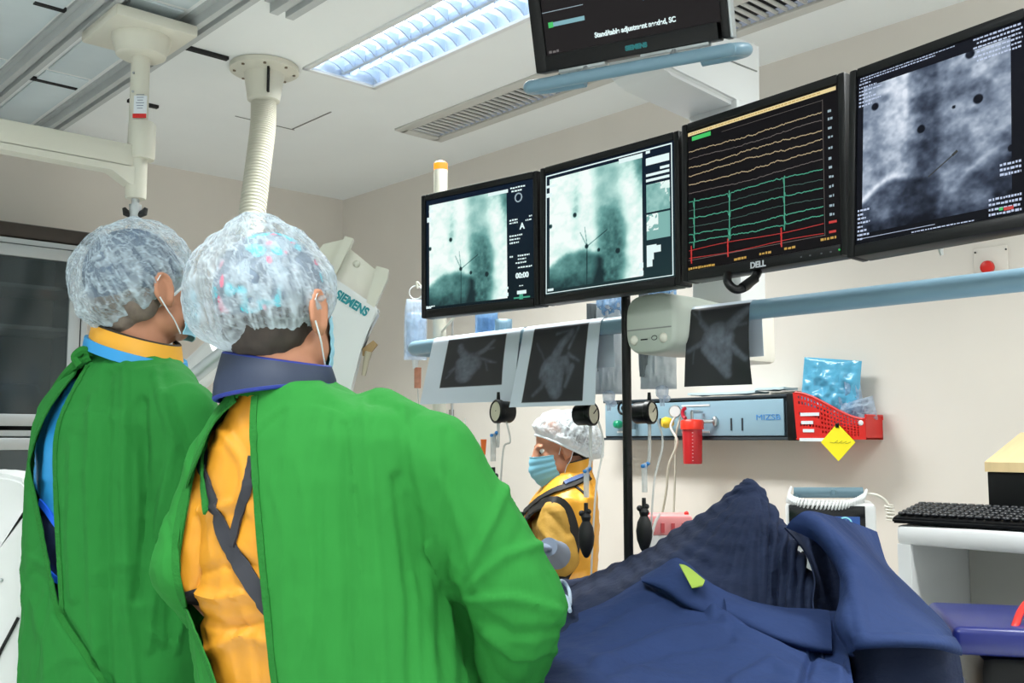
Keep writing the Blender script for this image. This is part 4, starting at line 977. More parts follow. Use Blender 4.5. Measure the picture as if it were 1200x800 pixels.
# local: x right, y away, z up
MMf = MM @ Matrix(((1, 0, 0, 0), (0, 0, -1, 0), (0, 1, 0, 0), (0, 0, 0, 1)))   # x right, y up, z toward viewer
b = B(MMf); b.box((0, 0, -.08), (100*k, 100*k, .20), .014); part('case', b, M_white, t)
b = B(MMf); b.box((-4*k, 28*k, .021), (84*k, 38*k, .004), .001); part('screen', b, mat('dark_screen', (26, 28, 32), .15), t)
b = B(MMf); b.box((17*k, 26*k, .0235), (30*k, 18*k, .001)); part('blue_window', b, sm('device_blue', (40, 90, 170), .8), t)
b = B(MMf); b.tube([(16*k+7*k*math.cos(a), 27*k+7*k*math.sin(a), .0245) for a in [q*math.pi/10 for q in range(20)]], .0022, 6, closed=True); b.box((16*k, 27*k, .0245), (3*k, 9*k, .001)); part('dial_icon', b, sm('device_cyan', (150, 230, 240)), t)
b = B(MMf); b.box((-18*k, -28*k, .024), (52*k, 30*k, .012), .004); part('lower_tray', b, M_alu, t)
b = B(MMf)
for i, (x, y, s) in enumerate(((-34, 2, 5), (-24, 0, 6), (-30, -8, 7), (-16, -6, 5), (-10, 0, 4))): b.box((x*k, y*k, .024), (s*k, s*.7*k, .012), .003)
part('keypad', b, M_black, t)
b = B(MMf)
for i in range(5): b.cyl((44*k, (14-12*i)*k, .015), (44*k, (14-12*i)*k, .04), .009, seg=12)
part('side_connector', b, M_whitew, t)
# handle with paddles and coiled cord
b = B(MMf); b.tube([(-40*k, 60*k, -.05), (38*k, 61*k, -.05)], .016, 14); b.box((5*k, 61*k, -.05), (6*k, 8*k, .04), .004); b.box((-38*k, 53*k, -.05), (6*k, 12*k, .03), .004); b.box((36*k, 53*k, -.05), (6*k, 12*k, .03), .004)
part('carry_handle', b, mat('slate_blue_plastic', (98, 126, 138), .4), t)
b = B(MMf); pts = []
pth = spline([(-44*k, 62*k, -.02), (-46*k, 54*k, 0), (-34*k, 49*k, .01), (-5*k, 46*k, .01), (20*k, 48*k, .01), (36*k, 55*k, -.01), (40*k, 60*k, -.03)], 60)
for i, p in enumerate(pth):
    a = i*2*math.pi/9; pts.append(Vector(p)+Vector((.3, 1, 0)).normalized()*.0135*math.sin(a)+Vector((0, 0, 1))*.0135*math.cos(a))
part('coiled_cord', B(MMf).tube([q for q in pts], .0036, 6), M_white, t)
b = B(MMf); b.tube(spline([(40*k, 60*k, -.03), (52*k, 59*k, -.02), (62*k, 52*k, -.02), (66*k, 42*k, -.02)], 8), .004, 8); pts = []
pth = spline([(64*k, 48*k, -.02), (66*k, 40*k, -.02), (66*k, 30*k, -.02)], 24)
for i, p in enumerate(pth): a = i*2*math.pi/9; pts.append(Vector(p)+Vector((math.sin(a)*.011, 0, math.cos(a)*.011)))
b.tube(pts, .0032, 6); part('cord_tail', b, M_whitew, t)
# trolley carrying it
zt_ = EYE-(690-515)*k; tr = thing('equipment_trolley', 'white trolley under the bedside monitor behind the drape', 'trolley', (c.x, c.y, 0))
MT = Matrix.Translation(Vector((c.x, c.y, 0))) @ Matrix.Rotation(-PSI+math.radians(-16), 4, 'Z')
part('top_shelf', B(MT).box((0, .08, zt_-.015), (.34, .3, .03), .008), M_white, tr); part('body', B(MT).box((0, .08, (zt_-.03+.1)/2+.0), (.31, .27, zt_-.13), .01), M_whitew, tr)
for sx in (-.12, .12):
    for sy in (-.03, .19): part('castor', B(MT).cyl((sx-.012, sy, .035), (sx+.012, sy, .035), .035, seg=16), M_blackm, tr)
part('castor_frame', B(MT).box((0, .08, .085), (.3, .26, .03), .008), M_alu, tr)
# ------------------------------------------------------------------ white cart with keyboard and box at the right
Xc = 2.52; yL = onX(1056, 620, Xc).y; ztop = onX(1056, 615, Xc).z; ys_ = onX(1038, 620, Xc+.0).y
t = thing('white_cart', 'white open-fronted cart against the right wall carrying the black keyboard', 'cart', (2.8, yL-.4, 0))
yR = yL-.80; xk = XR-.03
hb_ = onX(1056, 638, Xc).z
b = B(); b.box(((Xc+xk)/2, (yL+yR)/2, (ztop+hb_)/2), (xk-Xc, yL-yR+.03, ztop-hb_), .012); part('top', b, M_white, t)
zbb = .10
b = B(); b.prism([(Xc+.0, yL+.012, hb_+.002), (xk, yL+.012, hb_+.002), (xk, yL+.012, zbb), (Xc+.02, yL+.012, zbb)], (0, -.035, 0)); part('side_panel', b, M_white, t)
b = B(); b.prism([(Xc+.0, yR-.012, hb_+.002), (xk, yR-.012, hb_+.002), (xk, yR-.012, zbb), (Xc+.02, yR-.012, zbb)], (0, .035, 0)); part('side_panel', b, M_white, t)
part('back_panel', B().box((Xc+.35, (yL+yR)/2, (hb_+zbb)/2), (.02, yL-yR-.05, hb_-zbb)), mat('cart_grey', (176, 176, 170), .5), t)
part('middle_shelf', B().box((Xc+.18, (yL+yR)/2, .62), (.34, yL-yR-.05, .03), .004), M_white, t)
part('base', B().box(((Xc+xk)/2, (yL+yR)/2, .08), (xk-Xc-.03, yL-yR, .05), .01), M_white, t)
for sy in (yL-.06, yR+.06):
    for sx in (Xc+.06, xk-.06): part('castor', B().cyl((sx, sy-.012, .03), (sx, sy+.012, .03), .03, seg=16), M_blackm, t)
# keyboard
kx0 = Xc+.01; ka = onX(1062, 600, kx0+.08).y; kw = .45; yk = ka-kw/2
t = thing('keyboard', 'black keyboard on the front of the white cart', 'keyboard', (kx0+.09, yk, ztop))
MK = Matrix.Translation(Vector((kx0+.085, yk, ztop))) @ Matrix.Rotation(math.radians(3), 4, 'Z')
b = B(MK); b.prism([(-.085, -kw/2, .004), (.085, -kw/2, .004), (.085, -kw/2, .046), (-.075, -kw/2, .022), (-.085, -kw/2, .016)], (0, kw, 0))
bmesh.ops.bevel(b.bm, geom=list(b.bm.edges), offset=.004, segments=2, affect='EDGES'); part('case', b, M_black, t)
M_key = mat('key_black', (34, 36, 40), .4); b = B(MK)
for r in range(6):
    x = .07-.026*r
    for i in range(20):
        y = kw/2-.02-.0215*i
        if i in (14, 16) and r in (0, 4): continue
        b.box((x-.004, y, .0455-.0039*r+.003), (.019, .018, .009), .003, 1)
part('keys', b, M_key, t)
part('yellow_sticker', B(MK).box((-.0855, -kw/2+.08, .010), (.002, .03, .007)), mat('sticker_amber', (200, 160, 40), .5), t)
# wood-topped black box behind it
bx = W(1157, 560, 2.62); t = thing('equipment_box', 'black box with a sloping pale wooden top on the white cart', 'box', (bx.x+.1, bx.y-.12, ztop))
X1 = bx.x; Y1 = bx.y; zA = EYE+(515-552)/FPX*2.62; zB = EYE+(515-541)/FPX*2.62; zC_ = zB+.078
b = B(); b.box((X1+.12, Y1-.17, (ztop+zA)/2), (.24, .34, zA-ztop), .003); part('body', b, M_black, t)
b = B(); b.prism([(X1-.004, Y1+.004, zA), (X1-.004, Y1+.004, zB), (X1+.244, Y1+.004, zC_), (X1+.244, Y1+.004, zA)], (0, -.348, 0)); part('wooden_top', b, mat('pale_wood', (226, 200, 152), .45, var=.06, vscale=6, stretch=(1, 8, 1)), t)
b = B(); q = Vector((X1+.09, Y1-.10, zB+.036)); b.tube([q, q+Vector((-.01, 0, .025)), q+Vector((-.02, -.01, .03))], .004, 8); b.box(q-Vector((.01, 0, .005)), (.03, .04, .008), .002); part('latch', b, M_steel, t)
# ------------------------------------------------------------------ blue-lidded bin in the right foreground
zl = 1.35-(745-515)/FPX*2.02; pL = W(1115, 745, 2.02)
MB_ = Matrix.Translation(Vector((pL.x, pL.y, 0))) @ Matrix.Rotation(-PSI+math.radians(-14), 4, 'Z')
t = thing('blue_lid_bin', 'low trolley with a glossy blue lid at the lower right corner', 'bin', MB_ @ Vector((.25, .15, 0)))
b = B(MB_); b.box((.28, .14, zl+.005), (.56, .32, .055), .014, 3); part('lid', b, mat('royal_blue_plastic', (24, 34, 104), .3), t)
b = B(MB_); b.box((.29, .14, (zl-.03+.12)/2), (.48, .25, zl-.14), .03); part('body', b, M_black, t)
part('castor_base', B(MB_).box((.29, .14, .09), (.46, .24, .06), .02), M_black, t)
for sx in (.1, .48):
    for sy in (.05, .23): part('castor', B(MB_).cyl((sx-.012, sy, .03), (sx+.012, sy, .03), .03, seg=16), M_blackm, t)
p = W(1112, 800, 1.86); part('chrome_knob', B().sph(p-UP*.004, .030, 28, 18), M_steel, t); part('knob_post', B().cyl((p.x, p.y, .02), (p.x, p.y, p.z-.025), .014), M_steel, t); part('knob_foot', B().lathe([(.0, 0), (.12, 0), (.12, .015), (.03, .03), (.0, .03)], (p.x, p.y, 0)), M_black, t)
b = B(); b.tube(spline([W(1184, 748, 2.0), W(1190, 732, 2.02), W(1199, 712, 2.06), W(1222, 690, 2.1), W(1240, 720, 2.12), W(1236, 752, 2.12)], 6), .0075, 10)
tag(part('red_cord', b, M_red), 'red cord crossing the blue lid at the right edge', 'cord')
b = B(MB_ @ Matrix.Translation(Vector((.46, .20, zl+.034)))); b.prism([(-.24, -.06, 0), (.12, -.10, 0), (.12, .12, 0), (-.10, .12, 0)], (0, 0, .012)); tag(part('grey_tray', b, mat('grey_green_tray', (120, 132, 126), .5)), 'flat grey tray lying on the far side of the blue lid', 'tray')
# ------------------------------------------------------------------ pink sharps box beyond the table
p = W(785, 640, 2.95); t = thing('sharps_box', 'translucent pink and white box on a small stand beyond the drape', 'box', (p.x, p.y, 0))
MS_ = Matrix.Translation(Vector((p.x, p.y, 0))) @ Matrix.Rotation(-PSI, 4, 'Z'); zt_ = EYE-(600-515)/FPX*2.95
b = B(MS_); b.box((0, .06, zt_-.035), (.14, .12, .06), .012); part('lid', b, mat('pink_plastic', (238, 150, 150), .3), t)
b = B(MS_); b.box((0, .06, zt_-.15), (.13, .11, .18), .01); part('body', b, mat('milky_plastic', (228, 224, 222), .35), t)
b = B(MS_)
for sx in (-.05, -.02, .01, .04): b.box((sx, -.001, zt_-.042), (.010, .004, .028))
part('slot', b, mat('rose_mark', (205, 80, 84), .4), t)
for sx in (-.06, .055): part('peg', B(MS_).sph((sx, .03, zt_-.002), .007, 10, 8), M_red, t)
b = B(MS_); b.cyl((0, .06, .02), (0, .06, zt_-.24), .02); b.box((0, .06, zt_-.25), (.16, .14, .02), .004); b.lathe([(.0, 0), (.16, 0), (.16, .02), (.03, .03), (.0, .03)], (0, .06, 0)); part('stand', b, M_alu, t)
b = B(); b.tube(spline([W(773, 602, 2.7), W(768, 612, 2.68), W(762, 632, 2.66), W(756, 652, 2.64), W(752, 690, 2.62)], 6), .004, 8); tag(part('white_tubing', b, M_tube), 'short white tube in front of the pink box', 'tubing')
# ------------------------------------------------------------------ imaging arm (C-arm)
dS = 2.5; k = dS/FPX
# housing axis leans: bottom (405,445) to top (430,300); right-hand side vector follows the lettering
ctr = W(402, 400, dS); ux = (CR*.86-UP*.52+CF*.10).normalized(); uy = (CR*.40+UP*.91).normalized()
MSm = frame(ctr, ux, uy)
def sp(px, py):    # pixel on the housing's front plane -> local coordinates
    o = CAMP; r = ray(px, py); n = MSm.col[2].xyz; q = o+r*((ctr-o).dot(n)/r.dot(n)); return MSm.inverted() @ q
t = thing('imaging_arm', 'white imaging arm with teal lettering between the standing doctors and the monitors', 'medical machine', W(330, 515, 2.75)*1.0-UP*W(330, 515, 2.75).z)
fr = [sp(384, 320), sp(443, 360), sp(444, 364), sp(420, 410), sp(412, 452), sp(405, 500), sp(340, 500), sp(352, 430), sp(366, 380)]
b = B(MSm); b.prism([(v.x, v.y, .0) for v in fr], (0, 0, -.10))
bmesh.ops.bevel(b.bm, geom=[e for e in b.bm.edges if all(abs(v.co.length) >= 0 for v in e.verts)], offset=.006, segments=2, affect='EDGES')
part('housing', b, M_white, t)
text('lettering', 'SIEMENS', mat('teal_letter', (20, 140, 150), .5), MSm @ Matrix.Translation(sp(412.5, 355.5)+Vector((0, 0, .001))) @ Matrix.Rotation(math.radians(-1), 4, 'Z'), .0300, t, bold=.0013, xs=.82)
fr = [sp(366, 300), sp(377, 284), sp(410, 276), sp(393, 318), sp(384, 336), sp(366, 350)]
b = B(MSm); b.prism([(v.x, v.y, -.03) for v in fr], (0, 0, -.09)); part('end_cover', b, M_cream, t)
fr = [sp(408, 288), sp(437, 312), sp(450, 318), sp(436, 366), sp(390, 325)]
b = B(MSm); b.prism([(v.x, v.y, -.035) for v in fr], (0, 0, -.05)); part('inner_block', b, M_whitew, t)
fr = [sp(404, 276), sp(414, 279), sp(393, 322), sp(385, 318)]
b = B(MSm); b.prism([(v.x, v.y, -.005) for v in fr], (0, 0, -.04)); part('side_lip', b, M_cream, t)
fr = [sp(441, 311), sp(455, 315), sp(454, 326), sp(436, 366), sp(428, 358)]
b = B(MSm); b.prism([(v.x, v.y, -.005) for v in fr], (0, 0, -.05)); part('side_lip', b, M_cream, t)
b = B(); b.sph(W(418, 309, dS+.03), .010, 12, 8); part('stud', b, M_cream, t)
fr = [sp(424, 408), sp(437, 398), sp(442, 403), sp(430, 418), sp(424, 416)]
b = B(MSm); b.prism([(v.x, v.y, -.02) for v in fr], (0, 0, -.03)); part('tan_clip', b, mat('tan_plastic', (170, 140, 96), .5), t, label='tan clip')
b = B(); b.tube([W(432, 412, dS+.03), W(429, 424, dS+.03), W(426, 440, dS+.03)], [.010, .008, .006], 10); part('clip_stem', b, mat('beige_plastic', (190, 180, 158), .5), t)
# the arm sweeping down behind the doctors to its floor stand
pth = spline([W(385, 470, dS+.06), W(350, 560, 2.62), W(300, 640, 2.75), W(225, 640, 2.95), W(170, 560, 3.15), W(190, 470, 3.2), W(232, 436, 3.15), W(262, 408, 3.1)], 10)
vs = []
b = B(); b.tube(pth, [.055]*len(pth), 14); part('curved_arm', b, M_white, t)
q0 = W(213, 452, 2.9); q1 = W(268, 408, 2.9); b = B(); b.tube([q0-CR*.12-UP*.08, q0, q1, q1+CR*.05+UP*.03], .022, 12); part('support_tube', b, M_alu, t)
pz = W(225, 640, 2.95); b = B(); b.tube([(pz.x, pz.y, pz.z), (pz.x, pz.y, .1)], .09, 20); b.box((pz.x, pz.y, .06), (.5, .4, .12), .03); part('floor_stand', b, M_white, t)
# ------------------------------------------------------------------ white machine at the left edge
dM = 2.45; t = thing('generator_unit', 'white sloping machine housing at the left edge, behind the left doctor', 'medical machine', W(-20, 515, dM)-UP*EYE)
MG = Matrix.Translation(W(0, 515, dM)) @ Matrix.Rotation(-PSI+.25, 4, 'Z') @ Matrix(((1, 0, 0, 0), (0, 0, -1, 0), (0, 1, 0, 0), (0, 0, 0, 1)))
k = dM/FPX
def G(x, y): return (x*k, (515-y)*k)
b = B(MG); b.prism([(*G(-110, 556), 0), (*G(-12, 552), 0), (*G(14, 556), 0), (*G(30, 562), 0), (*G(32, 575), 0), (*G(32, 648), 0), (*G(-110, 648), 0)], (0, 0, -.25))
bmesh.ops.bevel(b.bm, geom=list(b.bm.edges), offset=.012, segments=3, affect='EDGES'); part('upper_block', b, M_white, t)
b = B(MG); b.prism([(*G(-110, 700), .05), (*G(-20, 690), .05), (*G(36, 590), .05), (*G(46, 620), .05), (*G(40, 800), .05), (*G(30, 1100), .05), (*G(-110, 1100), .05)], (0, 0, -.30))
bmesh.ops.bevel(b.bm, geom=list(b.bm.edges), offset=.012, segments=3, affect='EDGES'); part('sloping_cover', b, M_white, t)
b = B(MG); b.tube(spline([(*G(34, 715), .055), (*G(20, 745), .055), (*G(5, 775), .055), (*G(-25, 790), .055)], 6), .004, 6); b.sph((*G(-3, 785), .06), .02, 10, 8); part('seam', b, M_dark, t)
b = B(MG); b.sph((*G(14, 673), .052), .005, 10, 8); part('screw', b, M_alu, t)
b = B(MG); b.box(((-40)*k, -EYE+.03, -.08), (140*k, .06, .3), .02); part('foot', b, M_alu, t)
# ------------------------------------------------------------------ operating table under the drape
t = thing('operating_table', 'operating table hidden under the blue drape', 'table', (1.52, 1.6, 0))
part('table_top', B().box((1.50, 1.5, .885), (.42, 1.7, .06), .02), M_black, t); part('column', B().box((1.52, 1.6, .47), (.3, .4, .77), .03), M_white, t); part('base', B().box((1.52, 1.6, .05), (.4, .8, .1), .03), M_alu, t)
# ------------------------------------------------------------------ blue drapes
M_sheet = mat('blue_drape_cloth', (38, 55, 96), .8, var=.05, vscale=9, bump=.4, bscale=26, stretch=(1.6, .7, 1), spec=.2)
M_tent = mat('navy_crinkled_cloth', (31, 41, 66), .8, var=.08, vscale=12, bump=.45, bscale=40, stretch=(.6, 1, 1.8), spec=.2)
def cloth(name, C, nu, nv, m, parent, amp=.004, fs=(6, 6), seed=0, rid=0., rs=(3, 14), t=.003, fn=None, label=None):
    V = net(C, nu, nv); Fq = grid_faces(nu, nv); N = vnormals(V, np.array(Fq))
    if (N@np.array(CF)).mean() > 0: N = -N
    d = amp*(fbm(V*fs[0], seed, 4)-.5)*2
    i, j = np.divmod(np.arange(nu*nv), nv); u = i/(nu-1); v = j/(nv-1)
    if fn is not None: d = d+fn(u, v, V)
    V = V+N*d[:, None]; V2, F2 = thick(V, Fq, t); return mesh_part(name, V2, F2, m, parent, angle=80, label=label)
root = thing('crinkled_drape', 'dark navy crinkled drape rising to a peak over the table', 'drape', (1.6, 1.5, .93))
# rows run from the base at the front up over the ridge and down behind
rowsT = [
    [(600, 790, 2.0), (660, 760, 1.98), (720, 745, 1.97), (790, 730, 1.97), (850, 735, 1.96), (905, 745, 1.93), (950, 745, 1.90), (965, 740, 1.93)],
    [(600, 740, 2.2), (660, 720, 2.12), (725, 697, 2.08), (790, 675, 2.06), (850, 676, 2.04), (905, 690, 2.00), (946, 690, 1.97), (960, 708, 2.0)],
    [(600, 712, 2.42), (660, 703, 2.28), (735, 674, 2.2), (795, 640, 2.14), (855, 625, 2.10), (905, 632, 2.08), (937, 650, 2.06), (957, 690, 2.08)],
    [(600, 697, 2.65), (662, 692, 2.46), (745, 655, 2.34), (800, 625, 2.25), (852, 592, 2.19), (893, 586, 2.17), (925, 632, 2.16), (951, 678, 2.16)],
    [(600, 688, 2.8), (660, 684, 2.62), (742, 657, 2.48), (800, 622, 2.36), (850, 583, 2.26), (881, 564, 2.22), (915, 612, 2.25), (948, 672, 2.26)],
    [(600, 690, 2.95), (660, 690, 2.9), (745, 680, 2.75), (805, 655, 2.6), (850, 625, 2.45), (885, 610, 2.42), (915, 650, 2.42), (950, 700, 2.42)],
    [(600, 760, 3.0), (660, 760, 2.95), (745, 750, 2.82), (805, 745, 2.7), (850, 735, 2.6), (885, 730, 2.55), (915, 735, 2.52), (950, 745, 2.5)]]
def pleat(u, v, V):
    # arcs sweeping from the peak down and left
    pk = np.array(W(881, 570, 2.2)); q = V-pk; r = np.linalg.norm(q, axis=1); px = projv(V)
    ang = np.arctan2(px[:, 1]-565, 885-px[:, 0]); w = fbm(V*5, 31, 3)-.5; s = np.hypot(px[:, 0]-885, px[:, 1]-565)
    f = np.sin(s*.30*(1+.0)+ang*7+w*16)*.5+.5
    g = np.sin(ang*34+w*10)
    fall = np.clip(s/60, 0, 1)
    right = ss(885, 905, px[:, 0])
    pl = .0045*np.abs(f)*fall*(1-right)+.0035*g*fall+right*.006*np.sin(px[:, 0]*.55+w*12)
    m = ss(0, .12, u)*ss(1., .7, u)
    return (pl+.004*(ridge(V*np.array([14, 14, 40])+w[:, None]*2, 5)-.5))*m
cloth('draped_tent', [[W(*p) for p in r] for r in rowsT], 130, 150, M_tent, root, .004, (7, 7), 2, fn=pleat)
# smooth sheet over the near side
root2 = thing('blue_drape', 'smooth blue surgical drape covering the near part of the table, its corner turned up', 'drape', (1.4, 1.0, .93))
rowsS = [
    [(600, 740, 2.14), (668, 722, 2.08), (735, 690, 2.06), (793, 657, 2.035), (832, 682, 2.0), (885, 706, 1.95), (935, 716, 1.90), (960, 716, 1.87), (985, 716, 1.88)],
    [(600, 752, 2.09), (670, 731, 2.04), (742, 701, 2.0), (796, 672, 1.985), (838, 694, 1.955), (890, 716, 1.91), (938, 724, 1.87), (962, 728, 1.83), (990, 724, 1.84)],
    [(600, 772, 1.98), (672, 748, 1.95), (752, 722, 1.94), (806, 708, 1.93), (850, 722, 1.89), (900, 738, 1.85), (940, 750, 1.81), (966, 760, 1.79), (992, 750, 1.80)],
    [(600, 800, 1.83), (675, 775, 1.82), (760, 757, 1.82), (815, 742, 1.83), (862, 742, 1.80), (910, 762, 1.75), (945, 778, 1.71), (970, 784, 1.69), (996, 778, 1.70)],
    [(600, 840, 1.66), (680, 812, 1.67), (768, 800, 1.67), (826, 790, 1.67), (880, 778, 1.67), (920, 782, 1.63), (950, 794, 1.60), (974, 800, 1.59), (1000, 800, 1.60)],
    [(600, 905, 1.48), (680, 885, 1.48), (770, 870, 1.49), (830, 860, 1.5), (890, 845, 1.5), (930, 842, 1.49), (955, 845, 1.48), (980, 850, 1.47), (1010, 850, 1.5)],
    [(590, 1060, 1.42), (680, 1050, 1.42), (770, 1040, 1.42), (830, 1030, 1.42), (890, 1020, 1.42), (930, 1015, 1.42), (960, 1010, 1.42), (990, 1010, 1.43), (1020, 1010, 1.45)],
    [(590, 1350, 1.40), (680, 1340, 1.40), (770, 1330, 1.40), (830, 1320, 1.40), (890, 1310, 1.40), (930, 1300, 1.40), (960, 1300, 1.41), (990, 1300, 1.42), (1020, 1300, 1.44)]]
def foldS(u, v, V):
    px = projv(V); d = 0
    for pts, a, w in (([(700, 778), (780, 742), (850, 735)], .012, 8), ([(712, 790), (790, 756), (855, 748)], -.008, 7), ([(836, 718), (890, 748), (925, 768), (985, 790)], .016, 7), ([(830, 700), (880, 735), (930, 758), (985, 775)], -.014, 8), ([(660, 760), (760, 790), (830, 800)], .008, 10), ([(762, 684), (800, 706), (850, 714)], -.016, 5), ([(640, 790), (700, 800), (760, 830)], -.008, 10), ([(786, 664), (815, 690), (836, 722)], .008, 5), ([(860, 800), (905, 775), (940, 790)], .010, 7), ([(940, 800), (962, 750), (958, 716)], -.014, 7), ([(690, 735), (745, 705), (795, 690)], -.006, 6)):
        d = d+a*np.exp(-(tube_d(px[:, 0], px[:, 1], pts, 0, 0)/w)**2)
    return d
def tube_d_np(): pass
cloth('near_sheet', [[W(*p) for p in r] for r in rowsS], 120, 130, M_sheet, root2, .010, (7, 7), 14, fn=foldS)
rowsF = [
    [(921, 617, 1.90), (930, 607, 1.885), (945, 600, 1.88), (972, 605, 1.93), (1000, 614, 2.00), (1025, 624, 2.08)],
    [(958, 634, 1.90), (963, 626, 1.86), (974, 622, 1.85), (992, 632, 1.86), (1016, 642, 1.92), (1037, 660, 2.03)],
    [(984, 666, 1.86), (987, 660, 1.82), (996, 654, 1.80), (1014, 664, 1.79), (1036, 676, 1.82), (1058, 684, 1.90)],
    [(987, 702, 1.80), (990, 696, 1.77), (1000, 690, 1.745), (1026, 702, 1.735), (1056, 708, 1.76), (1082, 709, 1.83)],
    [(981, 732, 1.75), (984, 729, 1.715), (998, 724, 1.69), (1036, 730, 1.68), (1079, 731, 1.695), (1106, 733, 1.77)],
    [(996, 760, 1.70), (1001, 754, 1.67), (1012, 750, 1.645), (1060, 750, 1.63), (1100, 752, 1.64), (1122, 757, 1.70)],
    [(998, 765, 1.70), (1003, 760, 1.67), (1014, 757, 1.65), (1060, 755, 1.64), (1100, 758, 1.65), (1125, 766, 1.71)]]
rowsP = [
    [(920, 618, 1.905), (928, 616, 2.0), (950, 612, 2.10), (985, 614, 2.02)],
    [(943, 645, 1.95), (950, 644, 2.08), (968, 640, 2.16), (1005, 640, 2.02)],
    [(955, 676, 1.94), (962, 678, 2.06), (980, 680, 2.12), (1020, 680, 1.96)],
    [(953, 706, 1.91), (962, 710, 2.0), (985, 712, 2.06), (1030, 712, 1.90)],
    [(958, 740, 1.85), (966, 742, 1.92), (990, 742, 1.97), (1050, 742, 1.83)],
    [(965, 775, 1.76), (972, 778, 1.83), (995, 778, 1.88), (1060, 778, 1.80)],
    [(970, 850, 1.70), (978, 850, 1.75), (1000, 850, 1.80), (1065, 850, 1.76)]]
rowsE = [
    [(751, 677, 2.035), (774, 664, 2.02), (793, 654, 2.005), (812, 667, 1.985), (832, 683, 1.965), (862, 702, 1.93)],
    [(752, 680, 1.995), (777, 676, 1.965), (797, 676, 1.945), (816, 687, 1.93), (840, 702, 1.915), (866, 713, 1.90)],
    [(753, 681, 1.99), (779, 690, 1.95), (800, 704, 1.92), (818, 713, 1.905), (845, 721, 1.89), (870, 722, 1.885)],
    [(755, 682, 2.0), (781, 693, 1.975), (802, 708, 1.95), (819, 716, 1.935), (846, 724, 1.915), (871, 725, 1.90)]]
rowsR = [
    [(846, 698, 1.95), (880, 705, 1.925), (915, 712, 1.90), (950, 714, 1.88), (972, 716, 1.86)],
    [(850, 708, 1.895), (885, 716, 1.865), (920, 726, 1.835), (952, 732, 1.81), (974, 736, 1.80)],
    [(854, 722, 1.875), (888, 737, 1.83), (922, 750, 1.79), (953, 757, 1.77), (975, 760, 1.76)],
    [(858, 728, 1.90), (890, 744, 1.86), (924, 757, 1.83), (954, 764, 1.80), (976, 766, 1.79)]]
def foldF(u, v, V):
    px = projv(V); return .008*np.exp(-(tube_d(px[:, 0], px[:, 1], [(955, 612), (1000, 680), (1012, 745)], 0, 0)/10)**2)-.003*np.exp(-(tube_d(px[:, 0], px[:, 1], [(1006, 743), (1060, 742), (1118, 746)], 0, 0)/2.5)**2)
cloth('inner_fold', [[W(*p) for p in r] for r in rowsP], 80, 50, M_tent, root2, .004, (6, 6), 29)  # shade inside the fold put into colour with the darker navy cloth
cloth('folded_edge', [[W(*p) for p in r] for r in rowsE], 40, 60, M_sheet, root2, .003, (9, 9), 51)
cloth('rolled_fold', [[W(*p) for p in r] for r in rowsR], 40, 60, M_sheet, root2, .004, (9, 9), 52)
cloth('turned_corner', [[W(*p) for p in r] for r in rowsF], 90, 80, M_sheet, root2, .004, (6, 6), 24, fn=foldF)
rowsL = [
    [(962, 725, 1.93), (1008, 740, 1.73), (1060, 740, 1.71), (1100, 742, 1.72), (1120, 750, 1.78)],
    [(965, 770, 1.90), (1010, 775, 1.72), (1060, 778, 1.70), (1104, 780, 1.71), (1128, 785, 1.77)],
    [(975, 850, 1.8), (1015, 850, 1.68), (1060, 850, 1.67), (1106, 850, 1.68), (1134, 850, 1.75)],
    [(985, 1000, 1.7), (1020, 1000, 1.64), (1060, 1000, 1.63), (1106, 1000, 1.65), (1136, 1000, 1.72)],
    [(985, 1250, 1.68), (1020, 1250, 1.62), (1060, 1250, 1.61), (1106, 1250, 1.63), (1136, 1250, 1.70)]]
cloth('hanging_side', [[W(*p) for p in r] for r in rowsL], 60, 60, M_tent, root2, .006, (5, 5), 44)
# pale green lining showing at the fold
rowsG = [[(796, 661, 2.025), (806, 664, 2.02), (826, 680, 1.995)], [(803, 674, 2.0), (812, 678, 1.995), (824, 685, 1.98)], [(811, 689, 1.975), (816, 688, 1.97), (823, 686, 1.965)]]
V = net([[W(p[0], p[1], p[2]-.075) for p in r] for r in rowsG], 14, 14); V2, F2 = thick(V, grid_faces(14, 14), .002); mesh_part('green_patch', V2, F2, mat('lime_cloth', (150, 176, 70), .7), root2, label='small lime green patch at the fold')
b = B(); b.tube(spline([W(645, 700, 2.1), W(652, 684, 2.15), W(660, 681, 2.2), W(667, 692, 2.2), W(668, 708, 2.1)], 6), .004, 8); b.tube(spline([W(648, 712, 2.05), W(655, 698, 2.1), W(664, 700, 2.12), W(668, 716, 2.05)], 6), .004, 8)
tag(part('looped_tubing', b, mat('pale_blue_tube', (190, 210, 230), .35)), 'pale looped tubing on the drape beside the green sleeve', 'tubing')
# ------------------------------------------------------------------ people
def fuse(b, vox, smooth=4, fac=.5):
    me = bpy.data.meshes.new('tmp'); b.bm.to_mesh(me); b.bm.free()
    o = bpy.data.objects.new('tmp', me); COL.objects.link(o)
    r = o.modifiers.new('r', 'REMESH'); r.mode = 'VOXEL'; r.voxel_size = vox
    if smooth: s = o.modifiers.new('s', 'SMOOTH'); s.iterations = smooth; s.factor = fac
    ev = o.evaluated_get(bpy.context.evaluated_depsgraph_get()); m2 = bpy.data.meshes.new_from_object(ev)
    n = len(m2.vertices); V = np.empty(n*3); m2.vertices.foreach_get('co', V); V = V.reshape(-1, 3)
    N = np.empty(n*3); m2.vertices.foreach_get('normal', N); N = N.reshape(-1, 3)
    Fq = [tuple(p.vertices) for p in m2.polygons]
    bpy.data.objects.remove(o); bpy.data.meshes.remove(me); bpy.data.meshes.remove(m2)
    return V, Fq, N
def bvh(V, Fq): return BVHTree.FromPolygons([Vector(v) for v in V], Fq)
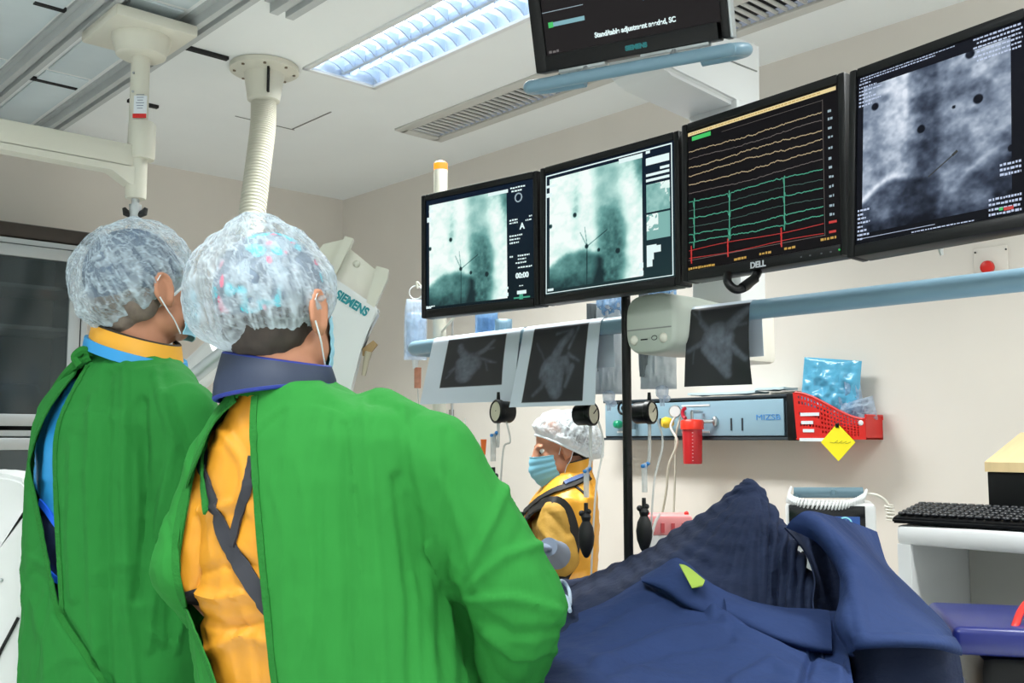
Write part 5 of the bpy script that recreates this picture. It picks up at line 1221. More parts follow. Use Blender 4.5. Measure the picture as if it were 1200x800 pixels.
def limb(b, pts, rs, seg=20):
    """capsule chain, joined later by fuse()"""
    for i in range(len(pts)-1):
        a, c = Vector(pts[i]), Vector(pts[i+1]); n = 5
        b.tube([a.lerp(c, k/n) for k in range(n+1)], [rs[i]+(rs[i+1]-rs[i])*k/n for k in range(n+1)], seg)
    for p, r in zip(pts, rs): b.sph(p, r, 18, 12)
def pose(deg):  # facing: degrees to the right of the camera's forward
    a = math.radians(deg); f = CF*math.cos(a)+CR*math.sin(a); r = CR*math.cos(a)-CF*math.sin(a); return r, f
def ring(c, r, f, rw, rd, n=36, p=2.3, tilt=0.):
    out = []
    for k in range(n):
        a = 2*math.pi*k/n; ca, sa = math.cos(a), math.sin(a)
        out.append(Vector(c)+r*rw*math.copysign(abs(ca)**(2/p), ca)+f*rd*math.copysign(abs(sa)**(2/p), sa)+UP*tilt*ca)
    return out
def torso(b, prof, r, f, p=2.3):
    """prof: (centre, half width, half depth)"""
    b.rings([ring(c, r, f, w, d, 36, p) for c, w, d in prof])
def head_shape(b, hc, r, f, u, s=1.):
    def H(x, y, z): return hc+(r*x+f*y+u*z)*s
    R3 = Matrix((r, f, u)).transposed().to_4x4()
    def E(x, y, z, a, c, d, rot=None): b.sph(H(x, y, z), (a*s, c*s, d*s), 24, 16, R3 if rot is None else R3 @ rot)
    E(0, -.014, .028, .074, .094, .082); E(0, .03, -.035, .062, .064, .084); E(0, .064, -.094, .030, .026, .022)
    for sx in (-1, 1):
        E(sx*.040, .018, -.062, .030, .045, .040); E(sx*.032, .056, -.022, .026, .024, .024)
        E(sx*.079, -.008, -.008, .008, .021, .034, Matrix.Rotation(sx*.35, 4, 'Z') @ Matrix.Rotation(-.2, 4, 'X')); E(sx*.079, .0, -.032, .008, .011, .014)
        b.tube([H(sx*(.079+.008*1), -.008+.020*math.cos(q)*.95-.004, -.006+.033*math.sin(q)) for q in np.linspace(-.9, math.pi+.5, 14)], .0052*s, 8)
        E(sx*.028, .074, .021, .026, .013, .008)
    b.tube([H(0, .082, .018), H(0, .094, -.006), H(0, .107, -.028)], [.010*s, .011*s, .013*s], 12); E(0, .104, -.030, .012, .012, .010)
    for sx in (-1, 1): E(sx*.011, .096, -.032, .008, .009, .007)
    E(0, .088, -.055, .022, .010, .005); E(0, .086, -.064, .020, .010, .006)
    return H
def eyes(H, s, t, M_w=None):
    for sx in (-1, 1):
        b = B(); b.sph(H(sx*.031, .0672, .004), .0125*s, 14, 10); e = part('eye', b, mat('eye_white', (226, 222, 214), .2), t)
        part('iris', B().sph(H(sx*.031, .0757, .001), .0062*s, 12, 8), mat('iris_dark', (40, 26, 20), .15), e)
def hand(w, dr, pn, side, s=1., curl=.5):
    """five-fingered hand: w wrist, dr towards the fingers, pn palm normal (fingers curl towards it)"""
    dr = Vector(dr).normalized(); pn = Vector(pn); pn = (pn-dr*pn.dot(dr)).normalized(); ac = dr.cross(pn)*side
    b = B(); R3 = Matrix((ac, dr, pn)).transposed().to_4x4()
    b.sph(w+dr*.045*s, (.040*s, .052*s, .015*s), 20, 14, R3); b.sph(w+dr*.012*s, (.028*s, .035*s, .020*s), 16, 12, R3); b.sph(w+dr*.062*s, (.040*s, .026*s, .013*s), 18, 12, R3)
    for i, (x, L) in enumerate(((.030, .072), (.010, .080), (-.010, .075), (-.029, .060))):
        p = w+dr*(.082-.004*abs(i-1))*s+ac*x*s; pts = [p-dr*.02*s, p]; a = .15+.1*i*curl
        for k, q in enumerate((.45, .30, .25)):
            a += curl*(.55 if k else .35); d = dr*math.cos(a)+pn*math.sin(a)+ac*x*.6; p = p+d.normalized()*L*q*s; pts.append(p)
        b.tube(pts, [.010*s, .0098*s, .0092*s, .0085*s, .0072*s], 10); b.sph(pts[-1], .0073*s, 10, 8)
    p = w+dr*.020*s+ac*.026*s; pts = [p]
    for k, L in enumerate((.040, .032, .026)):
        d = (dr*(.55+.2*k)+ac*(.75-.25*k)+pn*(.30+.2*k)).normalized(); p = p+d*L*s; pts.append(p)
    b.tube(pts, [.015*s, .0125*s, .0105*s, .008*s], 10); b.sph(pts[-1], .0082*s, 10, 8)
    return fuse(b, .0028*s, 3)
M_skin = mat('skin', (188, 132, 104), .5, var=.05, vscale=18, spec=.35); M_glove = mat('cream_glove', (226, 220, 204), .5)
M_trouser = mat('scrub_trousers', (46, 74, 110), .8); M_shoe = mat('clog_rubber', (40, 44, 48), .5)
def legs(t, foot, r, f, hz, w=.10, m=None):
    b = B()
    for s in (-1, 1): limb(b, [foot+r*s*w+UP*hz, foot+r*s*w*1.05+UP*hz*.52+f*.015, foot+r*s*w*1.05+UP*.10-f*.02], [.095, .068, .055])
    V, Fq, N = fuse(b, .010, 3); mesh_part('trousers', V, Fq, m or M_trouser, t)
    for s in (-1, 1):
        b = B(); c = foot+r*s*w*1.05; b.sph(c+f*.06+UP*.045, (.046, .12, .045), 20, 12, Matrix((r, f, UP)).transposed().to_4x4()); b.box(c+f*.05+UP*.012, (.088, .25, .024), .011, 2, Matrix((r, f, UP)).transposed().to_4x4()); part('shoe', b, M_shoe, t)
def bouffant(t, hc, r, f, u, a, bb, h, cen, tl, m, seed, inner=None, ncrk=1., tau1=2.05, wr=1., hb=None):
    """crinkled elastic cap: sphere-like dome on a tilted rim plane.  cen offset (r,f,u) from the head centre, tl tilt of the cap axis backwards"""
    ax = (u*math.cos(tl)-f*math.sin(tl)).normalized(); fx = (f*math.cos(tl)+u*math.sin(tl)).normalized()
    c = hc+r*cen[0]+f*cen[1]+u*cen[2]; nt, nphi = 90, 240
    tau, ph = np.meshgrid(np.linspace(.004, tau1, nt), np.linspace(0, 2*math.pi, nphi, endpoint=False), indexing='ij'); tau = tau.ravel(); ph = ph.ravel(); q = tau/tau1
    rad = np.sin(tau); zz = np.cos(tau); rad = rad*(1-.10*ss(.86, 1., q))
    D = np.stack([np.cos(ph)*rad, np.sin(ph)*rad, zz], 1)
    rp = (vnoise(np.stack([np.cos(ph)*9, np.sin(ph)*9, q*1.5], 1), seed)-.5)*2; rp2 = ridge(np.stack([np.cos(ph)*14, np.sin(ph)*14, q*2.2], 1), seed+2)
    big = fbm(D*2.1, seed+5, 3)-.5; warp = np.stack([fbm(D*5, seed+60, 2), fbm(D*5+9, seed+61, 2), fbm(D*5+17, seed+62, 2)], 1)-.5; St = np.stack([np.cos(ph)*7, np.sin(ph)*7, q*3.2], 1); crk = np.maximum(ridge(D*5+warp*2.2, seed+7), ridge(St+warp*1.1, seed+71)*1.0); crk2 = np.maximum(ridge(D*11+warp*3, seed+9), ridge(St*2.1+warp*2, seed+72))
    dsp = (.030*big+.006*(crk-.5)*ncrk+.0018*(crk2-.5)*ncrk)*(1-.5*ss(.85, 1, q))+ss(.45, 1, q)*(.004*rp+.006*(rp2-.6))*(1-.92*ss(.86, .98, q))
    dsp = dsp*wr
    Rm = np.array([list(r), list(fx), list(ax)])
    P = (D*np.array([a, bb, h])*(1+dsp[:, None]/a*1.0))@Rm+np.array(c)
    Fq = [(i*nphi+k, i*nphi+(k+1) % nphi, (i+1)*nphi+(k+1) % nphi, (i+1)*nphi+k) for i in range(nt-1) for k in range(nphi)]
    cover = .40*np.clip((crk-.86)*8, 0, 1)+.30*np.clip((crk2-.86)*7, 0, 1)+.30*np.clip((rp2-.70)*4, 0, 1)*ss(.3, .7, q)+.6*ss(.80, .95, q)+.5*ss(.75, .92, np.clip(-D[:, 2]+0, 0, 1))
    cap = mesh_part('hair_net_cap', P, Fq, m, t, cover=cover, angle=85)
    # elastic rim
    k0 = (nt-1)*nphi; rim = [Vector(P[k0+k]) for k in range(0, nphi, 2)]
    part('elastic_band', B().tube(rim, .0038, 8, closed=True), mat('elastic_white', (222, 232, 236), .7), cap)
    if inner is not None:
        fr = np.stack([np.cos(ph)*rad, np.sin(ph)*rad, zz], 1); col = inner(fr, q)
        Hh, hr_, hf_, hu_, s_ = hb; t_ = np.minimum(tau*1.0, 1.95); fr2 = np.stack([np.cos(ph)*np.sin(t_), np.sin(ph)*np.sin(t_), np.cos(t_)], 1)
        P2 = (fr2*np.array([.078, .100, .094])*s_*(1+.03*big[:, None]))@np.array([list(hr_), list(hf_), list(hu_)])+np.array(Hh(0, -.016, .030))
        mesh_part('inner_cap', P2, Fq, mat('printed_cap_cloth', (60, 70, 85), .8, attr=True), t, col=lin(np.clip(col, 0, 255)), angle=85)
    return cap
def mask(t, H, s, m, r, f, u):
    """pleated face mask with ear loops"""
    nu, nv = 44, 26; x, z = np.meshgrid(np.linspace(-1, 1, nu), np.linspace(-1, 1, nv), indexing='ij'); x = x.ravel(); z = z.ravel()
    y = .106-.066*np.abs(x)**2.2+.022*np.exp(-(x/.35)**2)*(1-np.abs(z-.1)*.8)-.014*np.clip(-z, 0, 1)**2+.003*np.abs(np.sin(z*7))
    P = np.stack([x*.069, y, -.058+z*(.052-.010*np.abs(x))-.006*(1-z)*(1-np.abs(x))], 1)*s
    o = np.array(H(0, 0, 0)); V = P@np.array([list(r), list(f), list(u)])+o
    V2, F2 = thick(V, grid_faces(nu, nv), .002); k = mesh_part('face_mask', V2, F2, m, t)
    for sx in (-1, 1):
        b = B(); b.tube(spline([H(sx*.070, .022, -.020), H(sx*.080, .005, .012), H(sx*.088, -.012, .024), H(sx*.090, -.026, .012)], 6), .0014*s, 6)
        b.tube(spline([H(sx*.070, .022, -.098), H(sx*.076, .008, -.068), H(sx*.086, -.010, -.048), H(sx*.090, -.026, -.02)], 6), .0014*s, 6); part('ear_loop', b, M_paper, k)
def in_poly(px, poly):
    x, y = px[:, 0], px[:, 1]; ins = np.zeros(len(px), bool); n = len(poly)
    for i in range(n):
        (x1, y1), (x2, y2) = poly[i], poly[(i+1) % n]
        c = ((y1 > y) != (y2 > y)) & (x < (x2-x1)*(y-y1)/((y2-y1) if y2 != y1 else 1e-9)+x1); ins ^= c
    return ins
def cut(V, Fq, N, poly):
    """open a garment where its outline, seen from the back, is unfastened"""
    Fa = np.array([f if len(f) == 4 else (*f, f[-1]) for f in Fq]); C_ = V[Fa].mean(1); nn = N[Fa].mean(1)
    back = ((np.array(CAMP)-C_)*nn).sum(1) > -.02
    keep = ~(in_poly(projv(C_), poly) & back); return [f for f, k in zip(Fq, keep) if k]
def surf(tree, px, py, off=.002):
    d = ray(px, py).normalized(); h = tree.ray_cast(CAMP, d, 12.)
    if h[0] is None: return None
    n = h[1] if h[1].dot(d) < 0 else -h[1]
    return h[0]+n*off, n
def strap(name, tree, pts, w, m, parent, off=.003, t=.002, n=8, label=None, flat=True):
    """band lying on a garment along a line"""
    L = spline([(x, y, 0) for x, y in pts], n); S_ = []
    for p in L:
        h = surf(tree, p.x, p.y, off)
        if h: S_.append(h)
    if len(S_) < 3: return None
    P = [s[0] for s in S_]; Nn = [s[1] for s in S_]
    for _ in range(3):
        P = [P[0]]+[(P[i-1]+P[i]*2+P[i+1])/4 for i in range(1, len(P)-1)]+[P[-1]]
    R_ = []
    for i, p in enumerate(P):
        tg = (P[min(i+1, len(P)-1)]-P[max(i-1, 0)]).normalized(); s = tg.cross(Nn[i]).normalized(); nn = s.cross(tg)
        if nn.dot(Nn[i]) < 0: nn = -nn
        R_.append([p-s*w/2-nn*t, p+s*w/2-nn*t, p+s*w/2+nn*t, p-s*w/2+nn*t])
    return part(name, B().rings(R_), m, parent, label=label)
def gown_folds(V, N, lines, seed, amp=.006, freq=(10, 10, 2.0), gain=1.5):
    px = projv(V); d = np.zeros(len(V)); w = fbm(V*4, seed+50, 2)-.5
    for pts, a, wd2 in lines:
        g = tube_d(px[:, 0]+w*14, px[:, 1], pts, 0, 0); d += gain*a*np.exp(-np.abs(g/wd2)**1.5)
    d += amp*(fbm(V*np.array(freq)+w[:, None], seed, 3)-.5)*2+amp*.6*(ridge(V*np.array([freq[0]*2.2, freq[1]*2.2, freq[2]*2.4])+w[:, None]*3, seed+3)-.6)
    d += .0012*(fbm(V*45, seed+9, 2)-.5)*2
    wv = np.stack([fbm(V*3, seed+70+k, 2) for k in range(3)], 1)-.5
    d += gain*.0026*(ridge(V*np.array([7., 7., 2.2])+wv*5, seed+81)**9-ridge(V*np.array([6., 6., 1.6])+wv*4, seed+83)**9)
    d += gain*.0010*ridge(V*np.array([15., 15., 5.])+wv*9, seed+85)**8
    return V+N*d[:, None]
# ---------------- front doctor
D1 = 1.65; r1, f1 = pose(26); foot = W(375, 515, D1)-UP*EYE
t1 = thing('person', 'nearest person in an open backed green gown over a yellow apron, back turned', 'person', foot)
hc1 = W(326, 364, D1); hr1, hf1 = pose(25); hu1 = (UP*.985+hf1*-.12).normalized(); hf1 = (hf1-hu1*hf1.dot(hu1)).normalized(); hr1 = hf1.cross(hu1)
shR, elR, wrR = W(500, 545, 1.60), W(606, 712, 1.60), W(592, 748, 1.84)
shL, elL, wrL = W(262, 545, 1.74), W(226, 664, 1.70), W(310, 770, 1.95)
b = B(); H1 = head_shape(b, hc1, hr1, hf1, hu1, 1.04)
nk = W(338, 458, D1+.0); limb(b, [H1(0, -.025, -.05), nk, W(352, 500, D1)], [.058, .060, .07])
torso(b, [(W(355, 490, D1), .11, .07), (W(372, 530, D1), .165, .095), (W(372, 640, D1), .165, .11), (W(378, 800, D1), .155, .11), (W(380, 960, D1), .16, .11)], r1, f1)
for s, e, w in ((shR, elR, wrR), (shL, elL, wrL)): limb(b, [s, e, w], [.055, .042, .028])
V, Fq, N = fuse(b, .0052, 3); mesh_part('body', V, Fq, M_skin, t1); eyes(H1, 1.04, t1)
for w, e, sd in ((wrR, elR, 1), (wrL, elL, -1)):
    V, Fq, N = hand(w, (w-e).normalized()*.6+CF*.5, -UP, sd); mesh_part('surgical_glove', V, Fq, M_glove, t1)
legs(t1, foot, r1, f1, .85)
# yellow apron
def rings1(k, dk):
    P = [(448, 334, 54, .06), (461, 345, 78, .077), (474, 355, 104, .088), (490, 368, 134, .105), (515, 370, 150, .122), (560, 368, 153, .135), (640, 367, 152, .145), (720, 374, 160, .15), (800, 392, 163, .155), (900, 396, 168, .16), (1050, 396, 175, .165), (1220, 396, 182, .17)]
    return [(W(cx, y, D1)-UP*(.016 if k < 1 else 0), hw*D1/FPX*k, d*dk) for y, cx, hw, d in P]
b = B(); torso(b, rings1(.88, .86), r1, f1)
limb(b, [shL+CR*.018, elL.lerp(shL, .38)+CR*.014, elL+CR*.01], [.062, .060, .048]); limb(b, [shR-CR*.03, elR.lerp(shR, .55)-CR*.03], [.055, .055])
V, Fq, N = fuse(b, .0062, 5)
V = gown_folds(V, N, [([(240, 560), (275, 640), (318, 700)], -.004, 9), ([(235, 600), (280, 590), (300, 560)], .007, 8), ([(255, 500), (285, 540), (296, 600)], .005, 8), ([(225, 690), (270, 700), (315, 690)], .010, 10), ([(235, 720), (280, 735), (318, 722)], -.007, 8), ([(250, 760), (290, 742), (320, 750)], .008, 9), ([(245, 670), (285, 655), (312, 668)], -.006, 8)], 5, .005, (12, 12, 7))
M_yel = mat('yellow_apron_vinyl', (214, 146, 40), .42, var=.04, vscale=9)
ap1 = mesh_part('lead_apron', V, Fq, M_yel, t1); tr1 = bvh(V, Fq)
M_strap = mat('charcoal_strap', (40, 42, 50), .7)
strap('apron_strap', tr1, [(238, 520), (242, 560), (262, 620), (285, 665), (318, 715)], .026, M_strap, t1, off=.004)
strap('apron_strap', tr1, [(298, 535), (290, 570), (280, 610), (273, 640)], .016, M_strap, t1, off=.004)
strap('arm_gap_shade', tr1, [(222, 692), (229, 715), (234, 735)], .034, mat('gap_shade_dark', (22, 20, 26), .8), t1, off=.002)  # dark band laid on the apron as the shade between arm and torso
# gown
b = B(); torso(b, rings1(1., 1.), r1, f1)
limb(b, [shR, shR.lerp(elR, .55), elR, wrR], [.088, .080, .076, .060]); limb(b, [elR, W(592, 780, 1.66), W(585, 850, 1.74)], [.072, .062, .055]); limb(b, [W(440, 505, 1.62), shR], [.07, .085]); limb(b, [W(538, 700, 1.66), W(545, 745, 1.66), W(545, 800, 1.68), W(545, 900, 1.70)], [.05, .045, .055, .07])
limb(b, [shL, shL.lerp(elL, .55), elL, wrL], [.060, .064, .066, .062]); limb(b, [W(300, 500, 1.70), shL], [.06, .060])
V, Fq, N = fuse(b, .0058, 7)
lines = [([(425, 470), (436, 600), (452, 830)], .006, 10), ([(470, 478), (498, 600), (508, 830)], .007, 11), ([(385, 470), (372, 620), (376, 830)], -.005, 13), ([(340, 480), (330, 620), (345, 830)], .004, 14), ([(405, 500), (404, 640), (414, 830)], -.006, 9), ([(462, 560), (478, 700), (482, 830)], -.008, 9),
         ([(520, 510), (525, 600), (518, 690)], -.007, 10), ([(545, 690), (590, 650), (630, 640)], .006, 8), ([(548, 700), (600, 700), (650, 715)], .008, 8), ([(540, 680), (575, 610), (590, 570)], .006, 8), ([(560, 715), (600, 740), (650, 735)], -.008, 8), ([(530, 690), (545, 740), (552, 830)], -.014, 10), ([(515, 560), (540, 620), (560, 690)], .006, 9), ([(570, 740), (600, 765), (640, 760)], .006, 7), ([(500, 640), (520, 700), (530, 830)], .009, 10)]
V = gown_folds(V, N, lines, 8, .0065, (9, 9, 1.8)); tg1 = bvh(V, Fq)
M_green = mat('green_gown_cloth', (43, 124, 52), .85, var=.04, vscale=10, bump=.5, bscale=13, stretch=(1.3, 1.3, .22), spec=.15)
M_hem = mat('green_hem_cloth', (38, 112, 46), .85, spec=.15, bump=.3, bscale=150)
open1 = [(300, 462), (276, 466), (252, 492), (236, 525), (222, 560), (211, 600), (206, 640), (207, 672), (215, 705), (230, 745), (246, 785), (262, 830), (330, 830), (321, 790), (315, 720), (306, 640), (301, 560), (297, 500)]
G = cut(V, Fq, N, open1); mesh_part('surgical_gown', V, G, M_green, t1)
strap('gown_hem', tg1, [(299, 464), (297, 500), (300, 560), (306, 640), (314, 720), (321, 790), (328, 830)], .012, M_hem, t1, off=.001, t=.0015, n=14)
strap('gown_hem', tg1, [(276, 467), (252, 492), (236, 525), (222, 560), (211, 600), (206, 640), (207, 672), (215, 705), (230, 745), (246, 785), (262, 830)], .012, M_hem, t1, off=.001, t=.0015, n=14)
strap('gown_tie', tr1, [(262, 470), (252, 495), (244, 525), (243, 560), (246, 598)], .011, M_hem, t1, off=.009, t=.002)
strap('gown_tie', tr1, [(246, 505), (230, 560), (216, 630), (212, 670), (208, 685)], .009, M_hem, t1, off=.010, t=.002)
# collar, mask, caps
M_navy = mat('navy_collar', (34, 46, 70), .6, var=.05); M_royal = mat('royal_blue_trim', (28, 50, 140), .6)
def collar(t, prof, r, f, m, mt, name='thyroid_collar', ph0=0., ph1=2*math.pi, up=.0, trim=True):
    """open band around the neck; prof (centre, rw, rd) from bottom to top"""
    n = 60; R_ = []
    for i_, (c, rw, rd) in enumerate(prof): r_i = r[i_] if isinstance(r, list) else r; R_.append([Vector(c)+r_i*rw*math.cos(a)+f*rd*math.sin(a) for a in np.linspace(ph0, ph1, n)])
    V = np.array([list(p) for q in R_ for p in q]); Fq = [(i*n+k, i*n+k+1, (i+1)*n+k+1, (i+1)*n+k) for i in range(len(R_)-1) for k in range(n-1)]
    V2, F2 = thick(V, Fq, .010); o = mesh_part(name, V2, F2, m, t, angle=50)
    if trim:
        for q, nm in ((R_[0], 'lower_trim'), (R_[-1], 'upper_trim')): part(nm, B().tube(q, .0052, 8), mt, o)
    return o
a0, a1 = math.radians(-245), math.radians(65)
cx, cy = 327, 0
collar(t1, [(W(323, 460, D1-.0), .092, .086), (W(323, 448, D1), .090, .084), (W(324, 434, D1), .086, .078), (W(325, 423, D1), .083, .073)], [(CR*.98+UP*q_-CF*.3).normalized() for q_ in (.14, .06, -.06, -.16)], f1, M_navy, M_royal, ph0=a0, ph1=a1)
b = B(); R3 = Matrix((hr1, hf1, hu1)).transposed().to_4x4(); b.sph(H1(0, -.020, .012), (.080, .092, .088), 28, 20, R3); b.sph(H1(0, -.036, -.030), (.072, .064, .058), 24, 16, R3)
V, Fq, N = fuse(b, .004, 14); V = V+N*((fbm(V*np.array([60, 60, 22]), 6, 3)-.5)*.006)[:, None]
mesh_part('hair', V, Fq, mat('dark_brown_hair', (46, 36, 30), .6, var=.3, vscale=30, stretch=(3, 3, .6)), t1)
mask(t1, H1, 1.04, mat('blue_mask_paper', (150, 205, 226), .7), hr1, hf1, hu1)
def pattern1(D, q):
    n = vnoise(D*3.4+5, 3); n2 = vnoise(D*4.6+9, 7); n3 = fbm(D*7, 12, 2); c = np.tile(np.array([104., 118., 134.]), (len(q), 1)); c = c*(.75+.5*n3[:, None])
    c[n > .70] = (150, 166, 178); c[(n2 > .68)] = (70, 196, 212); c[vnoise(D*6.5+2, 17) > .80] = (240, 96, 132); return c
M_cap = film_mat('hair_net_fabric', (200, 213, 222), .12, .36, 16, transl=.35, attr=True)
rc, fc = pose(30)
bouffant(t1, hc1, rc, fc, UP, .112, .128, .118, (-.022, -.014, .034), .34, M_cap, 3, pattern1, tau1=2.32, hb=(H1, hr1, hf1, hu1, 1.04))
# ---------------- left doctor
D2 = 2.12; r2, f2 = pose(24); foot = W(146, 515, D2)-UP*EYE
t2 = thing('person', 'person in green gown over blue apron, yellow collar, standing at the left, back turned', 'person', foot)
hc2 = W(167, 339, D2); hr2, hf2 = pose(36); hu2 = (UP*.97-hf2*.22).normalized(); hf2 = (hf2-hu2*hf2.dot(hu2)).normalized(); hr2 = hf2.cross(hu2)
sR, eR, wR = W(208, 492, 2.03), W(232, 640, 2.02), W(245, 740, 2.25)
sL, eL, wL = W(88, 492, 2.20), W(74, 640, 2.22), W(150, 740, 2.45)
b = B(); H2 = head_shape(b, hc2, hr2, hf2, hu2, 1.06)
limb(b, [H2(0, -.022, -.05), W(164, 425, D2), W(155, 460, D2)], [.058, .060, .07])
torso(b, [(W(150, 445, D2), .10, .07), (W(148, 490, D2), .16, .10), (W(146, 640, D2), .16, .11), (W(146, 800, D2), .15, .11)], r2, f2)
for s, e, w in ((sR, eR, wR), (sL, eL, wL)): limb(b, [s, e, w], [.055, .042, .028])
V, Fq, N = fuse(b, .0055, 3); mesh_part('body', V, Fq, M_skin, t2); eyes(H2, 1.06, t2)
for w, e, sd in ((wR, eR, 1), (wL, eL, -1)):
    V, Fq, N = hand(w, (w-e).normalized()*.6+CF*.5, -UP, sd); mesh_part('surgical_glove', V, Fq, M_glove, t2)
legs(t2, foot, r2, f2, .80)
def rings2(k, dk):
    P = [(412, 156, 40, .062), (422, 152, 54, .075), (440, 150, 84, .095), (464, 148, 100, .115), (500, 145, 106, .135), (560, 144, 110, .145), (640, 144, 112, .15), (720, 145, 114, .155), (800, 146, 118, .16), (950, 146, 124, .17), (1080, 146, 128, .17)]
    return [(W(cx, y, D2)-UP*(.022 if k < 1 else 0), hw*D2/FPX*k, d*dk) for y, cx, hw, d in P]
b = B(); torso(b, rings2(.88, .84), r2, f2); limb(b, [sL+CR*.006-CF*.012, sL.lerp(eL, .5)+CR*.010-CF*.012], [.071, .068]); limb(b, [sR, sR.lerp(eR, .5)], [.06, .056])
V, Fq, N = fuse(b, .0066, 5); V = gown_folds(V, N, [([(85, 450), (60, 500), (55, 560)], .006, 8)], 33, .005, (10, 10, 5))
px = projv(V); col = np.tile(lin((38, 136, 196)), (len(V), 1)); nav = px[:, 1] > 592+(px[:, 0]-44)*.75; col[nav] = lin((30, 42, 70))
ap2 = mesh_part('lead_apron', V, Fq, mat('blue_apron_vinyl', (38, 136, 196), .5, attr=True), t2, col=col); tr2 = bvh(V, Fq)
strap('apron_trim', tr2, [(38, 578), (52, 592), (66, 612), (72, 618)], .013, mat('bright_blue_trim', (30, 100, 230), .5), t2, off=.003)
strap('apron_trim', tr2, [(52, 664), (64, 676), (74, 682)], .013, _mats['bright_blue_trim'], t2, off=.003)
b = B(); torso(b, rings2(1., 1.), r2, f2)
limb(b, [sR, sR.lerp(eR, .5), eR, wR], [.082, .076, .074, .062]); limb(b, [W(185, 462, 2.08), sR], [.07, .08]); limb(b, [sL, sL.lerp(eL, .5), eL, wL], [.076, .074, .074, .062]); limb(b, [W(112, 462, 2.15), sL], [.07, .074])
V, Fq, N = fuse(b, .0064, 7)
lines = [([(110, 470), (103, 560), (108, 700), (118, 830)], .007, 7), ([(150, 430), (143, 560), (146, 700), (160, 830)], .008, 8), ([(185, 440), (205, 520), (180, 640), (172, 760)], .010, 9), ([(128, 440), (122, 600), (128, 830)], -.007, 7), ([(168, 470), (168, 600), (158, 700)], -.010, 8), ([(70, 720), (100, 765), (130, 810)], -.012, 7), ([(200, 470), (222, 540), (200, 640), (195, 760)], -.009, 9), ([(85, 520), (80, 620), (86, 700)], .006, 6), ([(175, 740), (200, 760), (215, 700)], .010, 8), ([(40, 700), (55, 760), (62, 830)], .006, 8)]
V = gown_folds(V, N, lines, 18, .0075, (9, 9, 1.7)); tg2 = bvh(V, Fq)
open2 = [(104, 424), (88, 436), (62, 470), (46, 500), (36, 532), (34, 552), (42, 590), (52, 640), (60, 680), (70, 720), (73, 716), (72, 690), (69, 640), (66, 580), (65, 530), (70, 495), (84, 462), (98, 436)]
M_green2 = mat('green_gown_cloth_deep', (38, 117, 50), .85, var=.04, vscale=10, bump=.55, bscale=13, stretch=(1.3, 1.3, .2), spec=.15)
G = cut(V, Fq, N, open2); mesh_part('surgical_gown', V, G, M_green2, t2)
strap('gown_hem', tg2, [(103, 428), (84, 462), (70, 495), (65, 530), (66, 580), (69, 640), (72, 690), (73, 718)], .012, M_hem, t2, off=.001, t=.0015, n=12)
strap('gown_hem', tg2, [(88, 436), (62, 470), (46, 500), (36, 532), (34, 552), (42, 590), (52, 640), (60, 680), (70, 720), (96, 760), (128, 812)], .012, M_hem, t2, off=.001, t=.0015, n=12)
b = B(); b.tube(spline([W(106, 418, 2.06), W(92, 425, 2.06), W(78, 438, 2.08), (W(66, 455, 2.1))], 6), [.010]*19, 8); b.tube(spline([W(104, 416, 2.06), W(98, 410, 2.05), W(88, 418, 2.05), W(94, 428, 2.05)], 6), .009, 8); b.tube(spline([W(70, 450, 2.1), W(50, 490, 2.13), W(36, 530, 2.15)], 6), .006, 8); part('gown_tie', b, M_hem, t2)
M_gold = mat('golden_collar', (226, 162, 44), .5, var=.04)
ro = (CR*.94-UP*.33-CF*.3).normalized()
collar(t2, [(W(160, 418, D2), .096, .085), (W(160, 406, D2), .093, .082), (W(161, 392, D2), .088, .078)], ro, f2, M_gold, mat('collar_piping', (40, 34, 24), .7), ph0=a0, ph1=a1)
collar(t2, [(W(160, 422, D2), .106, .094), (W(160, 409, D2), .102, .090)], ro, f2, mat('blue_neckline', (40, 140, 200), .6), None, 'apron_neckline', a0, a1, trim=False)
b = B(); R3 = Matrix((hr2, hf2, hu2)).transposed().to_4x4(); b.sph(H2(0, -.022, .012), (.078, .091, .086), 28, 20, R3); b.sph(H2(0, -.058, -.045), (.052, .036, .050), 20, 14, R3)
for sx in (-1, 1): b.sph(H2(sx*.054, -.044, -.022), (.022, .042, .045), 14, 10, R3)
V, Fq, N = fuse(b, .004, 14); V = V+N*((fbm(V*np.array([70, 70, 26]), 6, 3)-.5)*.003)[:, None]
mesh_part('hair', V, Fq, mat('grey_cropped_hair', (112, 100, 90), .8, var=.25, vscale=60), t2)
mask(t2, H2, 1.06, _mats['blue_mask_paper'], hr2, hf2, hu2)
def pattern2(D, q):
    c = np.tile(np.array([58., 78., 100.]), (len(q), 1)); return c*(.8+.5*fbm(D*6, 3, 3)[:, None])
rc, fc = pose(38)
bouffant(t2, hc2, rc, fc, UP, .108, .134, .116, (-.017, -.018, .030), .70, film_mat('hair_net_fabric_sheer', (204, 220, 230), .10, .34, 14, transl=.35, attr=True), 12, pattern2, tau1=2.2, ncrk=.8, hb=(H2, hr2, hf2, hu2, 1.06))
